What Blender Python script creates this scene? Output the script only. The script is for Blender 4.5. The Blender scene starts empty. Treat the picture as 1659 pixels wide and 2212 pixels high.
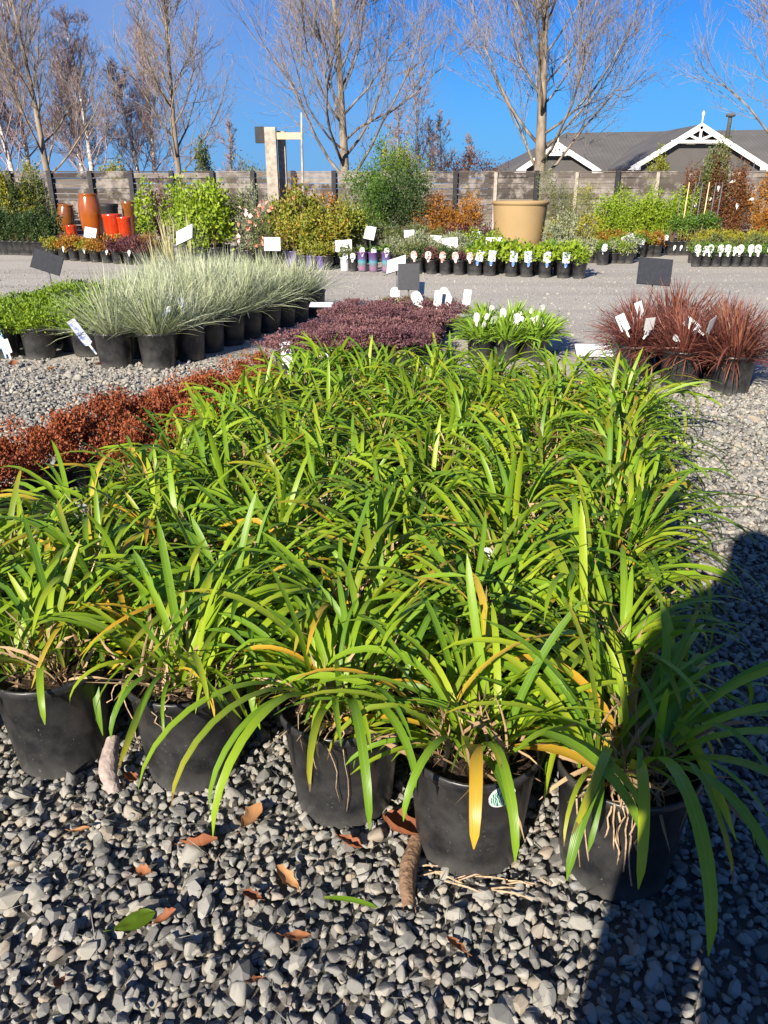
import bpy, math, random
import numpy as np
from mathutils import Vector, Matrix, Euler
R = math.radians
random.seed(7)
RNG = np.random.default_rng(11)
scene = bpy.context.scene
C = scene.collection

# ---------------------------------------------------------------- camera
CAM_H, PITCH, FPX = 1.45, R(23.0), 1664.0           # focal length in units of a 1659-wide picture
cd = bpy.data.cameras.new('camera'); cam = bpy.data.objects.new('camera', cd); C.objects.link(cam)
cam.location = (0, 0, CAM_H); cam.rotation_euler = (R(90) - PITCH, 0, 0)
cd.sensor_fit = 'HORIZONTAL'; cd.sensor_width = 36.0; cd.lens = 36.0 * FPX / 1659.0
cd.clip_start = 0.02; cd.clip_end = 500.0
scene.camera = cam
# ---------------------------------------------------------------- sky, sun, exposure
SUN_AZ, SUN_EL = R(27.0), R(25.0)                    # shadows fall towards SUN_AZ right of straight ahead
w = bpy.data.worlds.new('World'); scene.world = w; w.use_nodes = True
wt = w.node_tree; wt.nodes.clear()
sky = wt.nodes.new('ShaderNodeTexSky'); sky.sky_type = 'NISHITA'; sky.sun_disc = False
sky.sun_elevation = SUN_EL; sky.sun_rotation = SUN_AZ + math.pi
sky.air_density = 1.0; sky.dust_density = 0.0; sky.ozone_density = 1.5
hs = wt.nodes.new('ShaderNodeMix'); hs.data_type = 'RGBA'; hs.blend_type = 'MULTIPLY'; hs.inputs['Factor'].default_value = 1.0; hs.inputs['B'].default_value = (0.13, 0.49, 1.10, 1)
tc = wt.nodes.new('ShaderNodeTexCoord')
mp = wt.nodes.new('ShaderNodeMapping'); mp.inputs['Scale'].default_value = (1.0, 1.0, 1.6); mp.inputs['Location'].default_value = (0.80, 0.0, 0.3)
cn = wt.nodes.new('ShaderNodeTexNoise'); cn.inputs['Scale'].default_value = 1.5; cn.inputs['Detail'].default_value = 5; cn.inputs['Roughness'].default_value = 0.5
cr = wt.nodes.new('ShaderNodeMapRange'); cr.inputs['From Min'].default_value = 0.46; cr.inputs['From Max'].default_value = 0.72
cr.inputs['To Min'].default_value = 0.0; cr.inputs['To Max'].default_value = 0.8
mxs = wt.nodes.new('ShaderNodeMix'); mxs.data_type = 'RGBA'; mxs.inputs['B'].default_value = (2.5, 3.7, 6.8, 1)
szn = wt.nodes.new('ShaderNodeSeparateXYZ'); hz = wt.nodes.new('ShaderNodeMapRange')                # paler air low over the horizon, all round
hz.inputs['From Min'].default_value = 0.20; hz.inputs['From Max'].default_value = -0.02; hz.inputs['To Max'].default_value = 0.75; hz.interpolation_type = 'SMOOTHSTEP'
mxh = wt.nodes.new('ShaderNodeMix'); mxh.data_type = 'RGBA'; mxh.inputs['B'].default_value = (1.5, 4.1, 8.4, 1)
bg = wt.nodes.new('ShaderNodeBackground'); bg.inputs['Strength'].default_value = 0.05
wo = wt.nodes.new('ShaderNodeOutputWorld')
L = wt.links.new
L(sky.outputs[0], hs.inputs['A']); L(tc.outputs['Generated'], mp.inputs[0]); L(mp.outputs[0], cn.inputs['Vector'])
L(cn.outputs['Fac'], cr.inputs['Value']); L(cr.outputs[0], mxs.inputs['Factor'])
L(tc.outputs['Generated'], szn.inputs[0]); L(szn.outputs[2], hz.inputs['Value']); L(hz.outputs[0], mxh.inputs['Factor'])
L(hs.outputs['Result'], mxh.inputs['A']); L(mxh.outputs['Result'], mxs.inputs['A']); L(mxs.outputs['Result'], bg.inputs[0]); L(bg.outputs[0], wo.inputs[0])
sd = bpy.data.lights.new('sun', 'SUN'); sd.energy = 5.0; sd.angle = R(0.53); sd.color = (1.0, 0.91, 0.77)
sun = bpy.data.objects.new('sun', sd); C.objects.link(sun)
sun.rotation_euler = Vector((math.sin(SUN_AZ)*math.cos(SUN_EL), math.cos(SUN_AZ)*math.cos(SUN_EL), -math.sin(SUN_EL))).to_track_quat('-Z', 'Y').to_euler()
scene.view_settings.view_transform = 'Standard'; scene.view_settings.look = 'None'
scene.view_settings.exposure = 1.1; scene.view_settings.gamma = 1.0

# ---------------------------------------------------------------- helpers
def G(u, v, h=0.0):
    """ground position (at height h) seen at picture point u,v (1659 x 2212 units)"""
    x = (u-829.5)/FPX; y = -(v-1106)/FPX; c, s = math.cos(PITCH), math.sin(PITCH)
    k = (h-CAM_H)/(-s + y*c)
    return x*k, (c+y*s)*k
def HT(v, Y): return CAM_H + Y*math.tan(math.atan((1106-v)/FPX)-PITCH)
def XU(u, Y, h=0.0): return (u-829.5)/FPX*(Y*math.cos(PITCH)+(CAM_H-h)*math.sin(PITCH))

def mesh_np(name, V, F, mat=None, uv=None, tint=None, smooth=True):
    """V (n,3); F list/array of quads or tris (arrays); uv per vertex (n,2); tint per vertex (n)"""
    me = bpy.data.meshes.new(name)
    V = np.asarray(V, dtype=np.float32)
    groups = F if isinstance(F, list) and len(F) and isinstance(F[0], np.ndarray) else [np.asarray(F, dtype=np.int32)]
    groups = [g for g in groups if len(g)]
    me.vertices.add(len(V)); me.vertices.foreach_set('co', V.ravel())
    loops = np.concatenate([g.ravel() for g in groups]).astype(np.int32)
    tot = np.concatenate([np.full(len(g), g.shape[1]) for g in groups]).astype(np.int32)
    st = np.concatenate([[0], np.cumsum(tot)[:-1]]).astype(np.int32)
    me.loops.add(len(loops)); me.loops.foreach_set('vertex_index', loops)
    me.polygons.add(len(tot)); me.polygons.foreach_set('loop_start', st)
    try: me.polygons.foreach_set('loop_total', tot)
    except Exception: pass
    me.polygons.foreach_set('use_smooth', np.full(len(tot), smooth))
    if uv is not None:
        l = me.uv_layers.new(name='UVMap'); l.data.foreach_set('uv', np.asarray(uv, dtype=np.float32)[loops].ravel())
    if tint is not None:
        a = me.attributes.new('tint', 'FLOAT', 'POINT'); a.data.foreach_set('value', np.asarray(tint, dtype=np.float32))
    me.update(calc_edges=True); me.validate()
    if mat: me.materials.append(mat)
    return me
def obj(name, me, parent=None, loc=(0,0,0), rot=(0,0,0), scl=(1,1,1), kind=None, label=None):
    o = bpy.data.objects.new(name, me); C.objects.link(o)
    o.location = loc; o.rotation_euler = rot; o.scale = scl if not isinstance(scl, (int, float)) else (scl, scl, scl)
    if parent: o.parent = parent
    if kind: o['kind'] = kind
    if label: o['label'] = label
    return o
def tag(o, label, cat, group=None):
    o['label'] = label; o['category'] = cat
    if group: o['group'] = group
    return o
def thing(name, label, cat, loc=(0,0,0), rz=0.0, group=None, scl=1.0):
    o = bpy.data.objects.new(name, None); C.objects.link(o); o.empty_display_size = 0.1
    o.location = loc; o.rotation_euler = (0, 0, rz); o.scale = (scl, scl, scl)
    return tag(o, label, cat, group)

class MB:
    """mesh collector"""
    def __init__(s): s.V = []; s.Q = []; s.T = []; s.n = 0; s.tint = []; s.uv = []
    def add(s, V, Q=None, T=None, tint=0.5, uv=None):
        V = np.asarray(V, dtype=np.float32)
        if Q is not None and len(Q): s.Q.append(np.asarray(Q, dtype=np.int32)+s.n)
        if T is not None and len(T): s.T.append(np.asarray(T, dtype=np.int32)+s.n)
        s.V.append(V); s.n += len(V)
        s.tint.append(np.broadcast_to(np.asarray(tint, dtype=np.float32), (len(V),)))
        s.uv.append(np.zeros((len(V), 2), np.float32) if uv is None else np.asarray(uv, np.float32))
        return s
    def box(s, c, d, rot=None, tint=0.5):
        x, y, z = d[0]/2, d[1]/2, d[2]/2
        V = np.array([(-x,-y,-z),(x,-y,-z),(x,y,-z),(-x,y,-z),(-x,-y,z),(x,-y,z),(x,y,z),(-x,y,z)], np.float32)
        if rot is not None: V = V @ np.array(Euler(rot).to_matrix(), np.float32).T
        return s.add(V+np.array(c, np.float32), [(0,3,2,1),(4,5,6,7),(0,1,5,4),(1,2,6,5),(2,3,7,6),(3,0,4,7)], tint=tint)
    def tube(s, pts, rad, sides=6, tint=0.5, cap=True):
        P = np.asarray(pts, np.float64); n = len(P); rad = np.broadcast_to(np.asarray(rad, float), (n,))
        D = np.gradient(P, axis=0); D /= np.linalg.norm(D, axis=1)[:, None]+1e-9
        up = np.array([0, 0, 1.0]) if abs(D[0][2]) < 0.9 else np.array([1.0, 0, 0])
        A = np.cross(D, up); A /= np.linalg.norm(A, axis=1)[:, None]+1e-9; B = np.cross(D, A)
        th = np.arange(sides)*2*math.pi/sides
        V = (P[:, None, :] + rad[:, None, None]*(np.cos(th)[None, :, None]*A[:, None, :]+np.sin(th)[None, :, None]*B[:, None, :])).reshape(-1, 3)
        i = np.arange(n-1)[:, None]*sides; j = np.arange(sides)[None, :]; k = (j+1) % sides
        Q = np.stack([i+j, i+k, i+sides+k, i+sides+j], -1).reshape(-1, 4)
        T = []
        if cap and sides >= 3:
            T = [(0, k_+1, k_) for k_ in range(1, sides-1)] + [((n-1)*sides, (n-1)*sides+k_, (n-1)*sides+k_+1) for k_ in range(1, sides-1)]
        return s.add(V, Q, T, tint)
    def lathe(s, prof, seg=28, tint=0.5):
        prof = np.asarray(prof, float); n = len(prof); th = np.arange(seg)*2*math.pi/seg
        V = np.stack([prof[:, 0, None]*np.cos(th), prof[:, 0, None]*np.sin(th), np.repeat(prof[:, 1, None], seg, 1)], -1).reshape(-1, 3)
        i = np.arange(n-1)[:, None]*seg; j = np.arange(seg)[None, :]; k = (j+1) % seg
        Q = np.stack([i+j, i+k, i+seg+k, i+seg+j], -1).reshape(-1, 4)
        return s.add(V, Q, tint=tint)
    def mesh(s, name, mat=None, smooth=False):
        F = []
        if s.Q: F.append(np.concatenate(s.Q))
        if s.T: F.append(np.concatenate(s.T))
        return mesh_np(name, np.concatenate(s.V), F, mat, np.concatenate(s.uv), np.concatenate(s.tint), smooth)

# ---------------------------------------------------------------- materials
MATS = {}
class NT:
    def __init__(s, name):
        s.m = bpy.data.materials.new(name); s.m.use_nodes = True; s.t = s.m.node_tree
        s.b = s.t.nodes['Principled BSDF']; s.o = s.t.nodes['Material Output']; MATS[name] = s.m
    def n(s, typ, **kw):
        x = s.t.nodes.new(typ)
        for k, v in kw.items():
            if hasattr(x, k): setattr(x, k, v)
            else: x.inputs[k].default_value = v
        return x
    def l(s, a, b): s.t.links.new(a, b)
    def ramp(s, fac, stops):
        r = s.n('ShaderNodeValToRGB'); e = r.color_ramp.elements
        while len(e) < len(stops): e.new(0.5)
        for i, (p, c) in enumerate(stops): e[i].position = p; e[i].color = (*c, 1)
        s.l(fac, r.inputs[0]); return r.outputs[0]
    def noise(s, scale, detail=4, coord='Object', rough=0.55, off=None):
        tc = s.n('ShaderNodeTexCoord'); nz = s.n('ShaderNodeTexNoise'); nz.inputs['Scale'].default_value = scale
        nz.inputs['Detail'].default_value = detail; nz.inputs['Roughness'].default_value = rough
        s.l(tc.outputs[coord], nz.inputs['Vector']); return nz.outputs['Fac']
    def mix(s, fac, a, b, blend='MIX'):
        m = s.n('ShaderNodeMix'); m.data_type = 'RGBA'; m.blend_type = blend
        for sock, v in (('Factor', fac), ('A', a), ('B', b)):
            if isinstance(v, (int, float)): m.inputs[sock].default_value = v
            elif isinstance(v, tuple): m.inputs[sock].default_value = (*v, 1)
            else: s.l(v, m.inputs[sock])
        return m.outputs['Result']
    def math(s, op, a, b=0.0):
        m = s.n('ShaderNodeMath'); m.operation = op
        for i, v in enumerate((a, b)):
            if isinstance(v, (int, float)): m.inputs[i].default_value = v
            else: s.l(v, m.inputs[i])
        return m.outputs[0]
    def bump(s, h, strength=0.3, dist=0.01):
        b = s.n('ShaderNodeBump'); b.inputs['Strength'].default_value = strength; b.inputs['Distance'].default_value = dist
        s.l(h, b.inputs['Height']); s.l(b.outputs[0], s.b.inputs['Normal'])
    def rand(s): return s.n('ShaderNodeObjectInfo').outputs['Random']
    def col(s, c):
        if isinstance(c, tuple): s.b.inputs['Base Color'].default_value = (*c, 1)
        else: s.l(c, s.b.inputs['Base Color'])
    def set(s, rough=None, spec=None, metal=None, coat=None):
        if rough is not None: s.b.inputs['Roughness'].default_value = rough
        if spec is not None: s.b.inputs['Specular IOR Level'].default_value = spec
        if metal is not None: s.b.inputs['Metallic'].default_value = metal
        if coat is not None: s.b.inputs['Coat Weight'].default_value = coat
    def translucent(s, color, fac):
        tr = s.n('ShaderNodeBsdfTranslucent'); mx = s.n('ShaderNodeMixShader'); mx.inputs[0].default_value = fac
        if isinstance(color, tuple): tr.inputs[0].default_value = (*color, 1)
        else: s.l(color, tr.inputs[0])
        s.l(s.b.outputs[0], mx.inputs[1]); s.l(tr.outputs[0], mx.inputs[2]); s.l(mx.outputs[0], s.o.inputs[0])

def leafmat(name, stops, trans=0.3, rough=0.45, orand=0.5, spec=0.4):
    """foliage colour from the leaf's own tint and the plant's random value"""
    t = NT(name); a = t.n('ShaderNodeAttribute'); a.attribute_name = 'tint'
    f = t.math('ADD', t.math('MULTIPLY', a.outputs['Fac'], 1-orand), t.math('MULTIPLY', t.rand(), orand))
    c = t.ramp(f, stops); t.col(c); t.set(rough=rough, spec=spec); t.translucent(c, trans); return t.m

def strapmat(name, stops, trans=0.40, tipcol=None):
    """single strap leaf: lengthwise veins and a pale midrib from the UV, colour by object"""
    t = NT(name); uv = t.n('ShaderNodeUVMap'); sx = t.n('ShaderNodeSeparateXYZ'); t.l(uv.outputs[0], sx.inputs[0])
    c = t.ramp(t.rand(), stops)
    wv = t.n('ShaderNodeTexWave'); wv.wave_type = 'BANDS'; wv.bands_direction = 'X'; wv.inputs['Scale'].default_value = 2.2
    wv.inputs['Distortion'].default_value = 0.3
    t.l(uv.outputs[0], wv.inputs['Vector'])
    c = t.mix(t.math('MULTIPLY', wv.outputs['Fac'], 0.22), c, (0.30, 0.42, 0.06))
    mid = t.math('LESS_THAN', t.math('ABSOLUTE', t.math('SUBTRACT', sx.outputs[0], 0.5)), 0.055)
    c = t.mix(t.math('MULTIPLY', mid, 0.35), c, (0.34, 0.44, 0.10))
    # pale yellowish base, some leaves yellow at the tip
    base = t.math('LESS_THAN', sx.outputs[1], 0.10)
    c = t.mix(t.math('MULTIPLY', base, 0.5), c, (0.38, 0.40, 0.12))
    if tipcol:
        mr = t.n('ShaderNodeMapRange'); mr.inputs['From Min'].default_value = 0.72; mr.inputs['From Max'].default_value = 1.0
        t.l(sx.outputs[1], mr.inputs['Value'])
        c = t.mix(t.math('MULTIPLY', mr.outputs[0], 0.55), c, tipcol)
        c = t.mix(t.math('MULTIPLY', t.math('GREATER_THAN', t.math('ADD', sx.outputs[1], t.math('MULTIPLY', t.noise(90, 3), 0.10)), 1.005), 0.85), c, (0.20, 0.10, 0.04))
    nz = t.noise(60, 3); c = t.mix(t.math('MULTIPLY', nz, 0.22), c, (0.08, 0.14, 0.012))
    t.col(c); t.set(rough=0.38, spec=0.45); t.bump(wv.outputs['Fac'], 0.25, 0.0006)
    t.translucent(c, trans); return t.m

def simple(name, c, rough=0.6, spec=0.4, var=0.15, scale=20, bump=0.0):
    t = NT(name); nz = t.noise(scale, 5)
    d = tuple(x*(1-var) for x in c); e = tuple(min(1, x*(1+var)) for x in c)
    t.col(t.ramp(nz, [(0.3, d), (0.7, e)])); t.set(rough=rough, spec=spec)
    if bump: t.bump(nz, bump, 0.01)
    return t.m

def potmat(name, c, dust=(0.30, 0.29, 0.27), amt=0.35, rough=0.38):
    t = NT(name); tc = t.n('ShaderNodeTexCoord'); sx = t.n('ShaderNodeSeparateXYZ'); t.l(tc.outputs['Object'], sx.inputs[0])
    oi = t.n('ShaderNodeObjectInfo'); ad = t.n('ShaderNodeVectorMath'); ad.operation = 'ADD'
    t.l(tc.outputs['Object'], ad.inputs[0]); t.l(oi.outputs['Location'], ad.inputs[1])
    nz = t.n('ShaderNodeTexNoise'); nz.inputs['Scale'].default_value = 9; nz.inputs['Detail'].default_value = 8; nz.inputs['Roughness'].default_value = 0.7
    t.l(ad.outputs[0], nz.inputs['Vector'])
    sp = t.n('ShaderNodeTexNoise'); sp.inputs['Scale'].default_value = 130; sp.inputs['Detail'].default_value = 2; t.l(ad.outputs[0], sp.inputs['Vector'])
    low = t.n('ShaderNodeMapRange'); low.inputs['From Min'].default_value = 0.07; low.inputs['From Max'].default_value = 0.0; t.l(sx.outputs[2], low.inputs['Value'])
    d = t.math('ADD', t.math('MULTIPLY', t.math('SUBTRACT', nz.outputs['Fac'], 0.38), amt), t.math('MULTIPLY', low.outputs[0], 0.16))
    spk = t.math('MULTIPLY', t.math('GREATER_THAN', sp.outputs['Fac'], 0.72), 0.25)
    f = t.n('ShaderNodeClamp'); t.l(t.math('ADD', d, spk), f.inputs[0])
    t.col(t.mix(f.outputs[0], c, dust)); t.l(t.math('ADD', t.math('MULTIPLY', f.outputs[0], 0.6), rough), t.b.inputs['Roughness'])
    t.b.inputs['Specular IOR Level'].default_value = 0.45; t.bump(nz.outputs['Fac'], 0.12, 0.003)
    return t.m

potmat('black_plastic', (0.0095, 0.010, 0.012), amt=0.36, rough=0.34)
potmat('purple_plastic', (0.10, 0.07, 0.22), amt=0.2)
potmat('grey_plastic', (0.45, 0.44, 0.47), amt=0.2)
simple('soil', (0.030, 0.020, 0.014), 0.95, 0.2, 0.7, 90, 0.9)
simple('mulch_bit', (0.20, 0.13, 0.08), 0.9, 0.2, 0.5, 120)
strapmat('strap_leaf', [(0.0, (0.085, 0.205, 0.014)), (0.3, (0.18, 0.34, 0.014)), (0.75, (0.29, 0.44, 0.014)), (1.0, (0.42, 0.51, 0.02))])
strapmat('strap_leaf_tipped', [(0.0, (0.14, 0.23, 0.014)), (1.0, (0.36, 0.43, 0.02))], tipcol=(0.62, 0.42, 0.04))
strapmat('strap_leaf_yellow', [(0.0, (0.66, 0.32, 0.02)), (1.0, (0.60, 0.44, 0.05))], 0.35)
leafmat('dry_leaf', [(0.0, (0.20, 0.12, 0.06)), (0.6, (0.42, 0.29, 0.16)), (1.0, (0.55, 0.42, 0.26))], 0.15, 0.8)
simple('root', (0.38, 0.27, 0.17), 0.9, 0.2, 0.4, 90)

# =====================================================================================
#                                     THE GROUND
# =====================================================================================
t = NT('gravel_ground')
tc = t.n('ShaderNodeTexCoord')
vo = t.n('ShaderNodeTexVoronoi'); vo.inputs['Scale'].default_value = 34; t.l(tc.outputs['Object'], vo.inputs['Vector'])
nzA = t.noise(0.7, 6); nzB = t.noise(9, 8, rough=0.7); nzC = t.noise(160, 3)
gc = t.ramp(vo.outputs['Color'], [(0.0, (0.30, 0.275, 0.24)), (0.5, (0.43, 0.40, 0.35)), (1.0, (0.53, 0.49, 0.43))])
gc = t.mix(t.math('MULTIPLY', nzC, 0.6), gc, (0.47, 0.435, 0.38))
gc = t.mix(t.ramp(nzA, [(0.35, (0, 0, 0)), (0.7, (0.55, 0.55, 0.55))]), gc, (0.50, 0.46, 0.40))
mpt = t.n('ShaderNodeMapping'); mpt.inputs['Scale'].default_value = (0.10, 1.1, 1); t.l(tc.outputs['Object'], mpt.inputs[0])
nzT = t.n('ShaderNodeTexNoise'); nzT.inputs['Scale'].default_value = 1.0; nzT.inputs['Detail'].default_value = 5; t.l(mpt.outputs[0], nzT.inputs['Vector'])
gc = t.mix(t.ramp(nzT.outputs['Fac'], [(0.48, (0, 0, 0)), (0.62, (0.6, 0.6, 0.6))]), gc, (0.32, 0.295, 0.26))
gc = t.mix(t.ramp(nzB, [(0.52, (0, 0, 0)), (0.75, (0.5, 0.5, 0.5))]), gc, (0.33, 0.30, 0.265))
nzD = t.noise(28, 6, rough=0.8); gc = t.mix(t.ramp(nzD, [(0.45, (0, 0, 0)), (0.62, (0.7, 0.7, 0.7))]), gc, (0.25, 0.235, 0.21))
sxy = t.n('ShaderNodeSeparateXYZ'); t.l(tc.outputs['Object'], sxy.inputs[0])                          # near ground painted dark as shade between loose stones, pale dust on the drive
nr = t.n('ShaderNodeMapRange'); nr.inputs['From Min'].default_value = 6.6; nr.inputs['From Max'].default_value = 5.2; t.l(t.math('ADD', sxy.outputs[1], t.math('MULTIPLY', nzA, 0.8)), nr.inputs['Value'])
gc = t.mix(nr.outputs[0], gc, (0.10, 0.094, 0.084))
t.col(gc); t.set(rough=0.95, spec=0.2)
t.bump(t.math('ADD', vo.outputs['Distance'], t.math('MULTIPLY', nzC, 0.4)), 0.55, 0.012)
m = MB(); n = 60
m.add([(-150, -40, 0), (150, -40, 0), (150, 260, 0), (-150, 260, 0)], [(0, 1, 2, 3)])
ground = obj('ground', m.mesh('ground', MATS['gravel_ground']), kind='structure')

# loose stones: near ones as separate stones, the rest as one sheet of real stones
t = NT('stone_mat'); r = t.rand()
c = t.ramp(r, [(0.0, (0.13, 0.13, 0.13)), (0.25, (0.23, 0.23, 0.22)), (0.5, (0.32, 0.315, 0.29)), (0.72, (0.40, 0.385, 0.345)), (0.86, (0.34, 0.285, 0.22)), (0.93, (0.24, 0.25, 0.265)), (1.0, (0.46, 0.44, 0.40))])
nz = t.noise(85, 6, rough=0.7); nz2 = t.noise(300, 2)
c = t.mix(1.0, c, (1.02, 1.0, 0.955), 'MULTIPLY'); c = t.mix(t.math('MULTIPLY', nz, 0.5), c, (0.13, 0.125, 0.12)); c = t.mix(t.math('MULTIPLY', t.math('GREATER_THAN', nz2, 0.62), 0.4), c, (0.45, 0.44, 0.42))
t.col(c); t.set(rough=0.85, spec=0.25); t.bump(t.math('ADD', nz, t.math('MULTIPLY', nz2, 0.4)), 0.5, 0.004)
import bmesh
def stone_mesh(i):
    rg = np.random.default_rng(100+i); npts = 22
    p = rg.normal(size=(npts, 3)); p /= np.linalg.norm(p, axis=1)[:, None]
    p = np.sign(p)*np.abs(p)**0.82
    p *= np.array([1.0, rg.uniform(0.6, 0.9), rg.uniform(0.42, 0.68)])*rg.uniform(0.85, 1.1, size=(npts, 1))
    bm = bmesh.new()
    for q in p: bm.verts.new(q)
    r_ = bmesh.ops.convex_hull(bm, input=bm.verts[:])
    bmesh.ops.delete(bm, geom=[v for v in bm.verts if not v.link_faces], context='VERTS')
    bmesh.ops.bevel(bm, geom=bm.edges[:], offset=0.07, segments=1, affect='EDGES', profile=0.6) if i % 3 else None
    bmesh.ops.triangulate(bm, faces=bm.faces[:])
    me = bpy.data.meshes.new('stone'); bm.to_mesh(me); bm.free(); me.materials.append(MATS['stone_mat'])
    me.polygons.foreach_set('use_smooth', np.full(len(me.polygons), i % 3 == 1))
    return me
STONES = [stone_mesh(i) for i in range(16)]
PTS = []
y = 0.35
while y < 7.2:
    sp = 0.0182 + 0.0016*max(0, y-1.5)
    hw = 0.56*y + 0.75
    xs = np.arange(-hw, hw, sp)
    jx = xs + RNG.uniform(-0.6, 0.6, len(xs))*sp; jy = y + RNG.uniform(-0.6, 0.6, len(xs))*sp
    s = np.exp(RNG.normal(math.log(0.0115 + 0.0006*max(0, y-1.5)), 0.33, len(xs)))
    if y > 5.2:
        k = RNG.uniform(size=len(xs)) < (7.2-y)/2.0
        k &= ~((jx > 1.0) & (y > 5.9))
        jx, jy, s = jx[k], jy[k], s[k]
    z = RNG.uniform(-0.004, 0.014, len(jx)) + s*0.25
    PTS.append(np.stack([jx, jy, z, s], -1)); y += sp
yy = RNG.uniform(5.8, 15.0, 9000); xx = RNG.uniform(-1, 1, 9000)*(0.56*yy+0.75); ss = np.exp(RNG.normal(math.log(0.011), 0.35, 9000))   # loose chips scattered on the drive
PTS.append(np.stack([xx, yy, ss*0.15, ss], -1))
PTS = np.concatenate(PTS)
big = RNG.uniform(size=len(PTS)) < 0.05; PTS[big, 3] *= 1.4
NP_ = len(PTS)
rot = np.stack([RNG.normal(0, 0.45, NP_), RNG.normal(0, 0.45, NP_), RNG.uniform(0, 6.283, NP_)], -1)
idx = RNG.integers(0, 16, NP_)
# which 300 show largest: in the picture, free of plants
zc = PTS[:, 1]*math.cos(PITCH)+CAM_H*math.sin(PITCH)
uu = PTS[:, 0]/zc*FPX+829.5
vv = 1106 + FPX*np.tan(np.arctan2(CAM_H, PTS[:, 1])-PITCH)
inp = (uu > 5) & (uu < 1654) & (vv < 2205) & (vv > 1400)
score = np.where(inp, PTS[:, 3]/zc, 0)
top = np.argsort(-score)[:300]
for i in top:
    obj('stone', STONES[idx[i]], ground, PTS[i, :3]+np.array([0, 0, 0.004]), rot[i], float(PTS[i, 3]))
keep = np.ones(NP_, bool); keep[top] = False
pm = bpy.data.meshes.new('gravel'); K = int(keep.sum())
pm.vertices.add(K); pm.vertices.foreach_set('co', PTS[keep, :3].astype(np.float32).ravel())
a = pm.attributes.new('rot', 'FLOAT_VECTOR', 'POINT'); a.data.foreach_set('vector', rot[keep].astype(np.float32).ravel())
a = pm.attributes.new('scl', 'FLOAT', 'POINT'); a.data.foreach_set('value', PTS[keep, 3].astype(np.float32))
a = pm.attributes.new('idx', 'INT', 'POINT'); a.data.foreach_set('value', idx[keep].astype(np.int32))
gravel = obj('gravel', pm, kind='stuff'); tag(gravel, 'loose grey gravel stones covering the ground around the pots', 'gravel'); gravel['kind'] = 'stuff'
pcol = bpy.data.collections.new('stone_shapes')
for i, me in enumerate(STONES):
    o = bpy.data.objects.new('stone_shape_%02d' % i, me); pcol.objects.link(o)
ng = bpy.data.node_groups.new('gravel_nodes', 'GeometryNodeTree')
ng.interface.new_socket('Geometry', in_out='INPUT', socket_type='NodeSocketGeometry'); ng.interface.new_socket('Geometry', in_out='OUTPUT', socket_type='NodeSocketGeometry')
gi = ng.nodes.new('NodeGroupInput'); go = ng.nodes.new('NodeGroupOutput')
ci = ng.nodes.new('GeometryNodeCollectionInfo'); ci.inputs['Collection'].default_value = pcol; ci.inputs['Separate Children'].default_value = True; ci.inputs['Reset Children'].default_value = True
ip = ng.nodes.new('GeometryNodeInstanceOnPoints'); ip.inputs['Pick Instance'].default_value = True
def natt(nm, ty):
    x = ng.nodes.new('GeometryNodeInputNamedAttribute'); x.data_type = ty; x.inputs['Name'].default_value = nm; return [o for o in x.outputs if o.enabled][0]
e2r = ng.nodes.new('FunctionNodeEulerToRotation')
ng.links.new(gi.outputs[0], ip.inputs['Points']); ng.links.new(ci.outputs[0], ip.inputs['Instance'])
ng.links.new(natt('idx', 'INT'), ip.inputs['Instance Index']); ng.links.new(natt('rot', 'FLOAT_VECTOR'), e2r.inputs[0])
ng.links.new(e2r.outputs[0], ip.inputs['Rotation']); ng.links.new(natt('scl', 'FLOAT'), ip.inputs['Scale']); ng.links.new(ip.outputs[0], go.inputs[0])
md = gravel.modifiers.new('stones', 'NODES'); md.node_group = ng

# =====================================================================================
#                                  SHAPE BUILDERS
# =====================================================================================
def strap(L_, W_, th0, curv, fold=0.25, twist=0.0, kink=None, seg=11, blunt=0.5, side=0.0):
    """one strap leaf growing from the origin, leaning along +X and arching over"""
    tt = np.linspace(0, 1, seg); ds = L_/(seg-1)
    ang = th0 + curv*tt**1.35
    if kink: ang = ang + kink[1]*(tt > kink[0])
    ax = np.concatenate([[0], np.cumsum(np.sin((ang[1:]+ang[:-1])/2)*ds)]); az = np.concatenate([[0], np.cumsum(np.cos((ang[1:]+ang[:-1])/2)*ds)])
    ay = side*tt**2*L_
    wd = W_*0.5*np.minimum(1, 0.55+1.6*tt)*np.clip((1-tt**(3+6*blunt))**0.55, 0.0, 1)
    wd[-1] = W_*0.04
    tw = twist*tt
    N = np.stack([-np.cos(ang), 0*ang, np.sin(ang)], -1)*-1.0     # upper face normal
    N = np.stack([-np.cos(ang), 0*ang, np.sin(ang)], -1)
    S = np.stack([0*ang, np.ones(seg), 0*ang], -1)
    S2 = S*np.cos(tw)[:, None]+N*np.sin(tw)[:, None]; N2 = N*np.cos(tw)[:, None]-S*np.sin(tw)[:, None]
    P = np.stack([ax, ay, az], -1)
    Lf = P-S2*wd[:, None]+N2*(wd*fold)[:, None]; Rt = P+S2*wd[:, None]+N2*(wd*fold)[:, None]
    V = np.stack([Lf, P, Rt], 1).reshape(-1, 3)
    uv = np.stack([np.tile([0, 0.5, 1.0], seg), np.repeat(tt, 3)], -1)
    i = np.arange(seg-1)[:, None]*3; j = np.array([0, 1])[None, :]
    Q = np.stack([i+j, i+j+1, i+j+4, i+j+3], -1).reshape(-1, 4)
    return V, Q, uv

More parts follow.
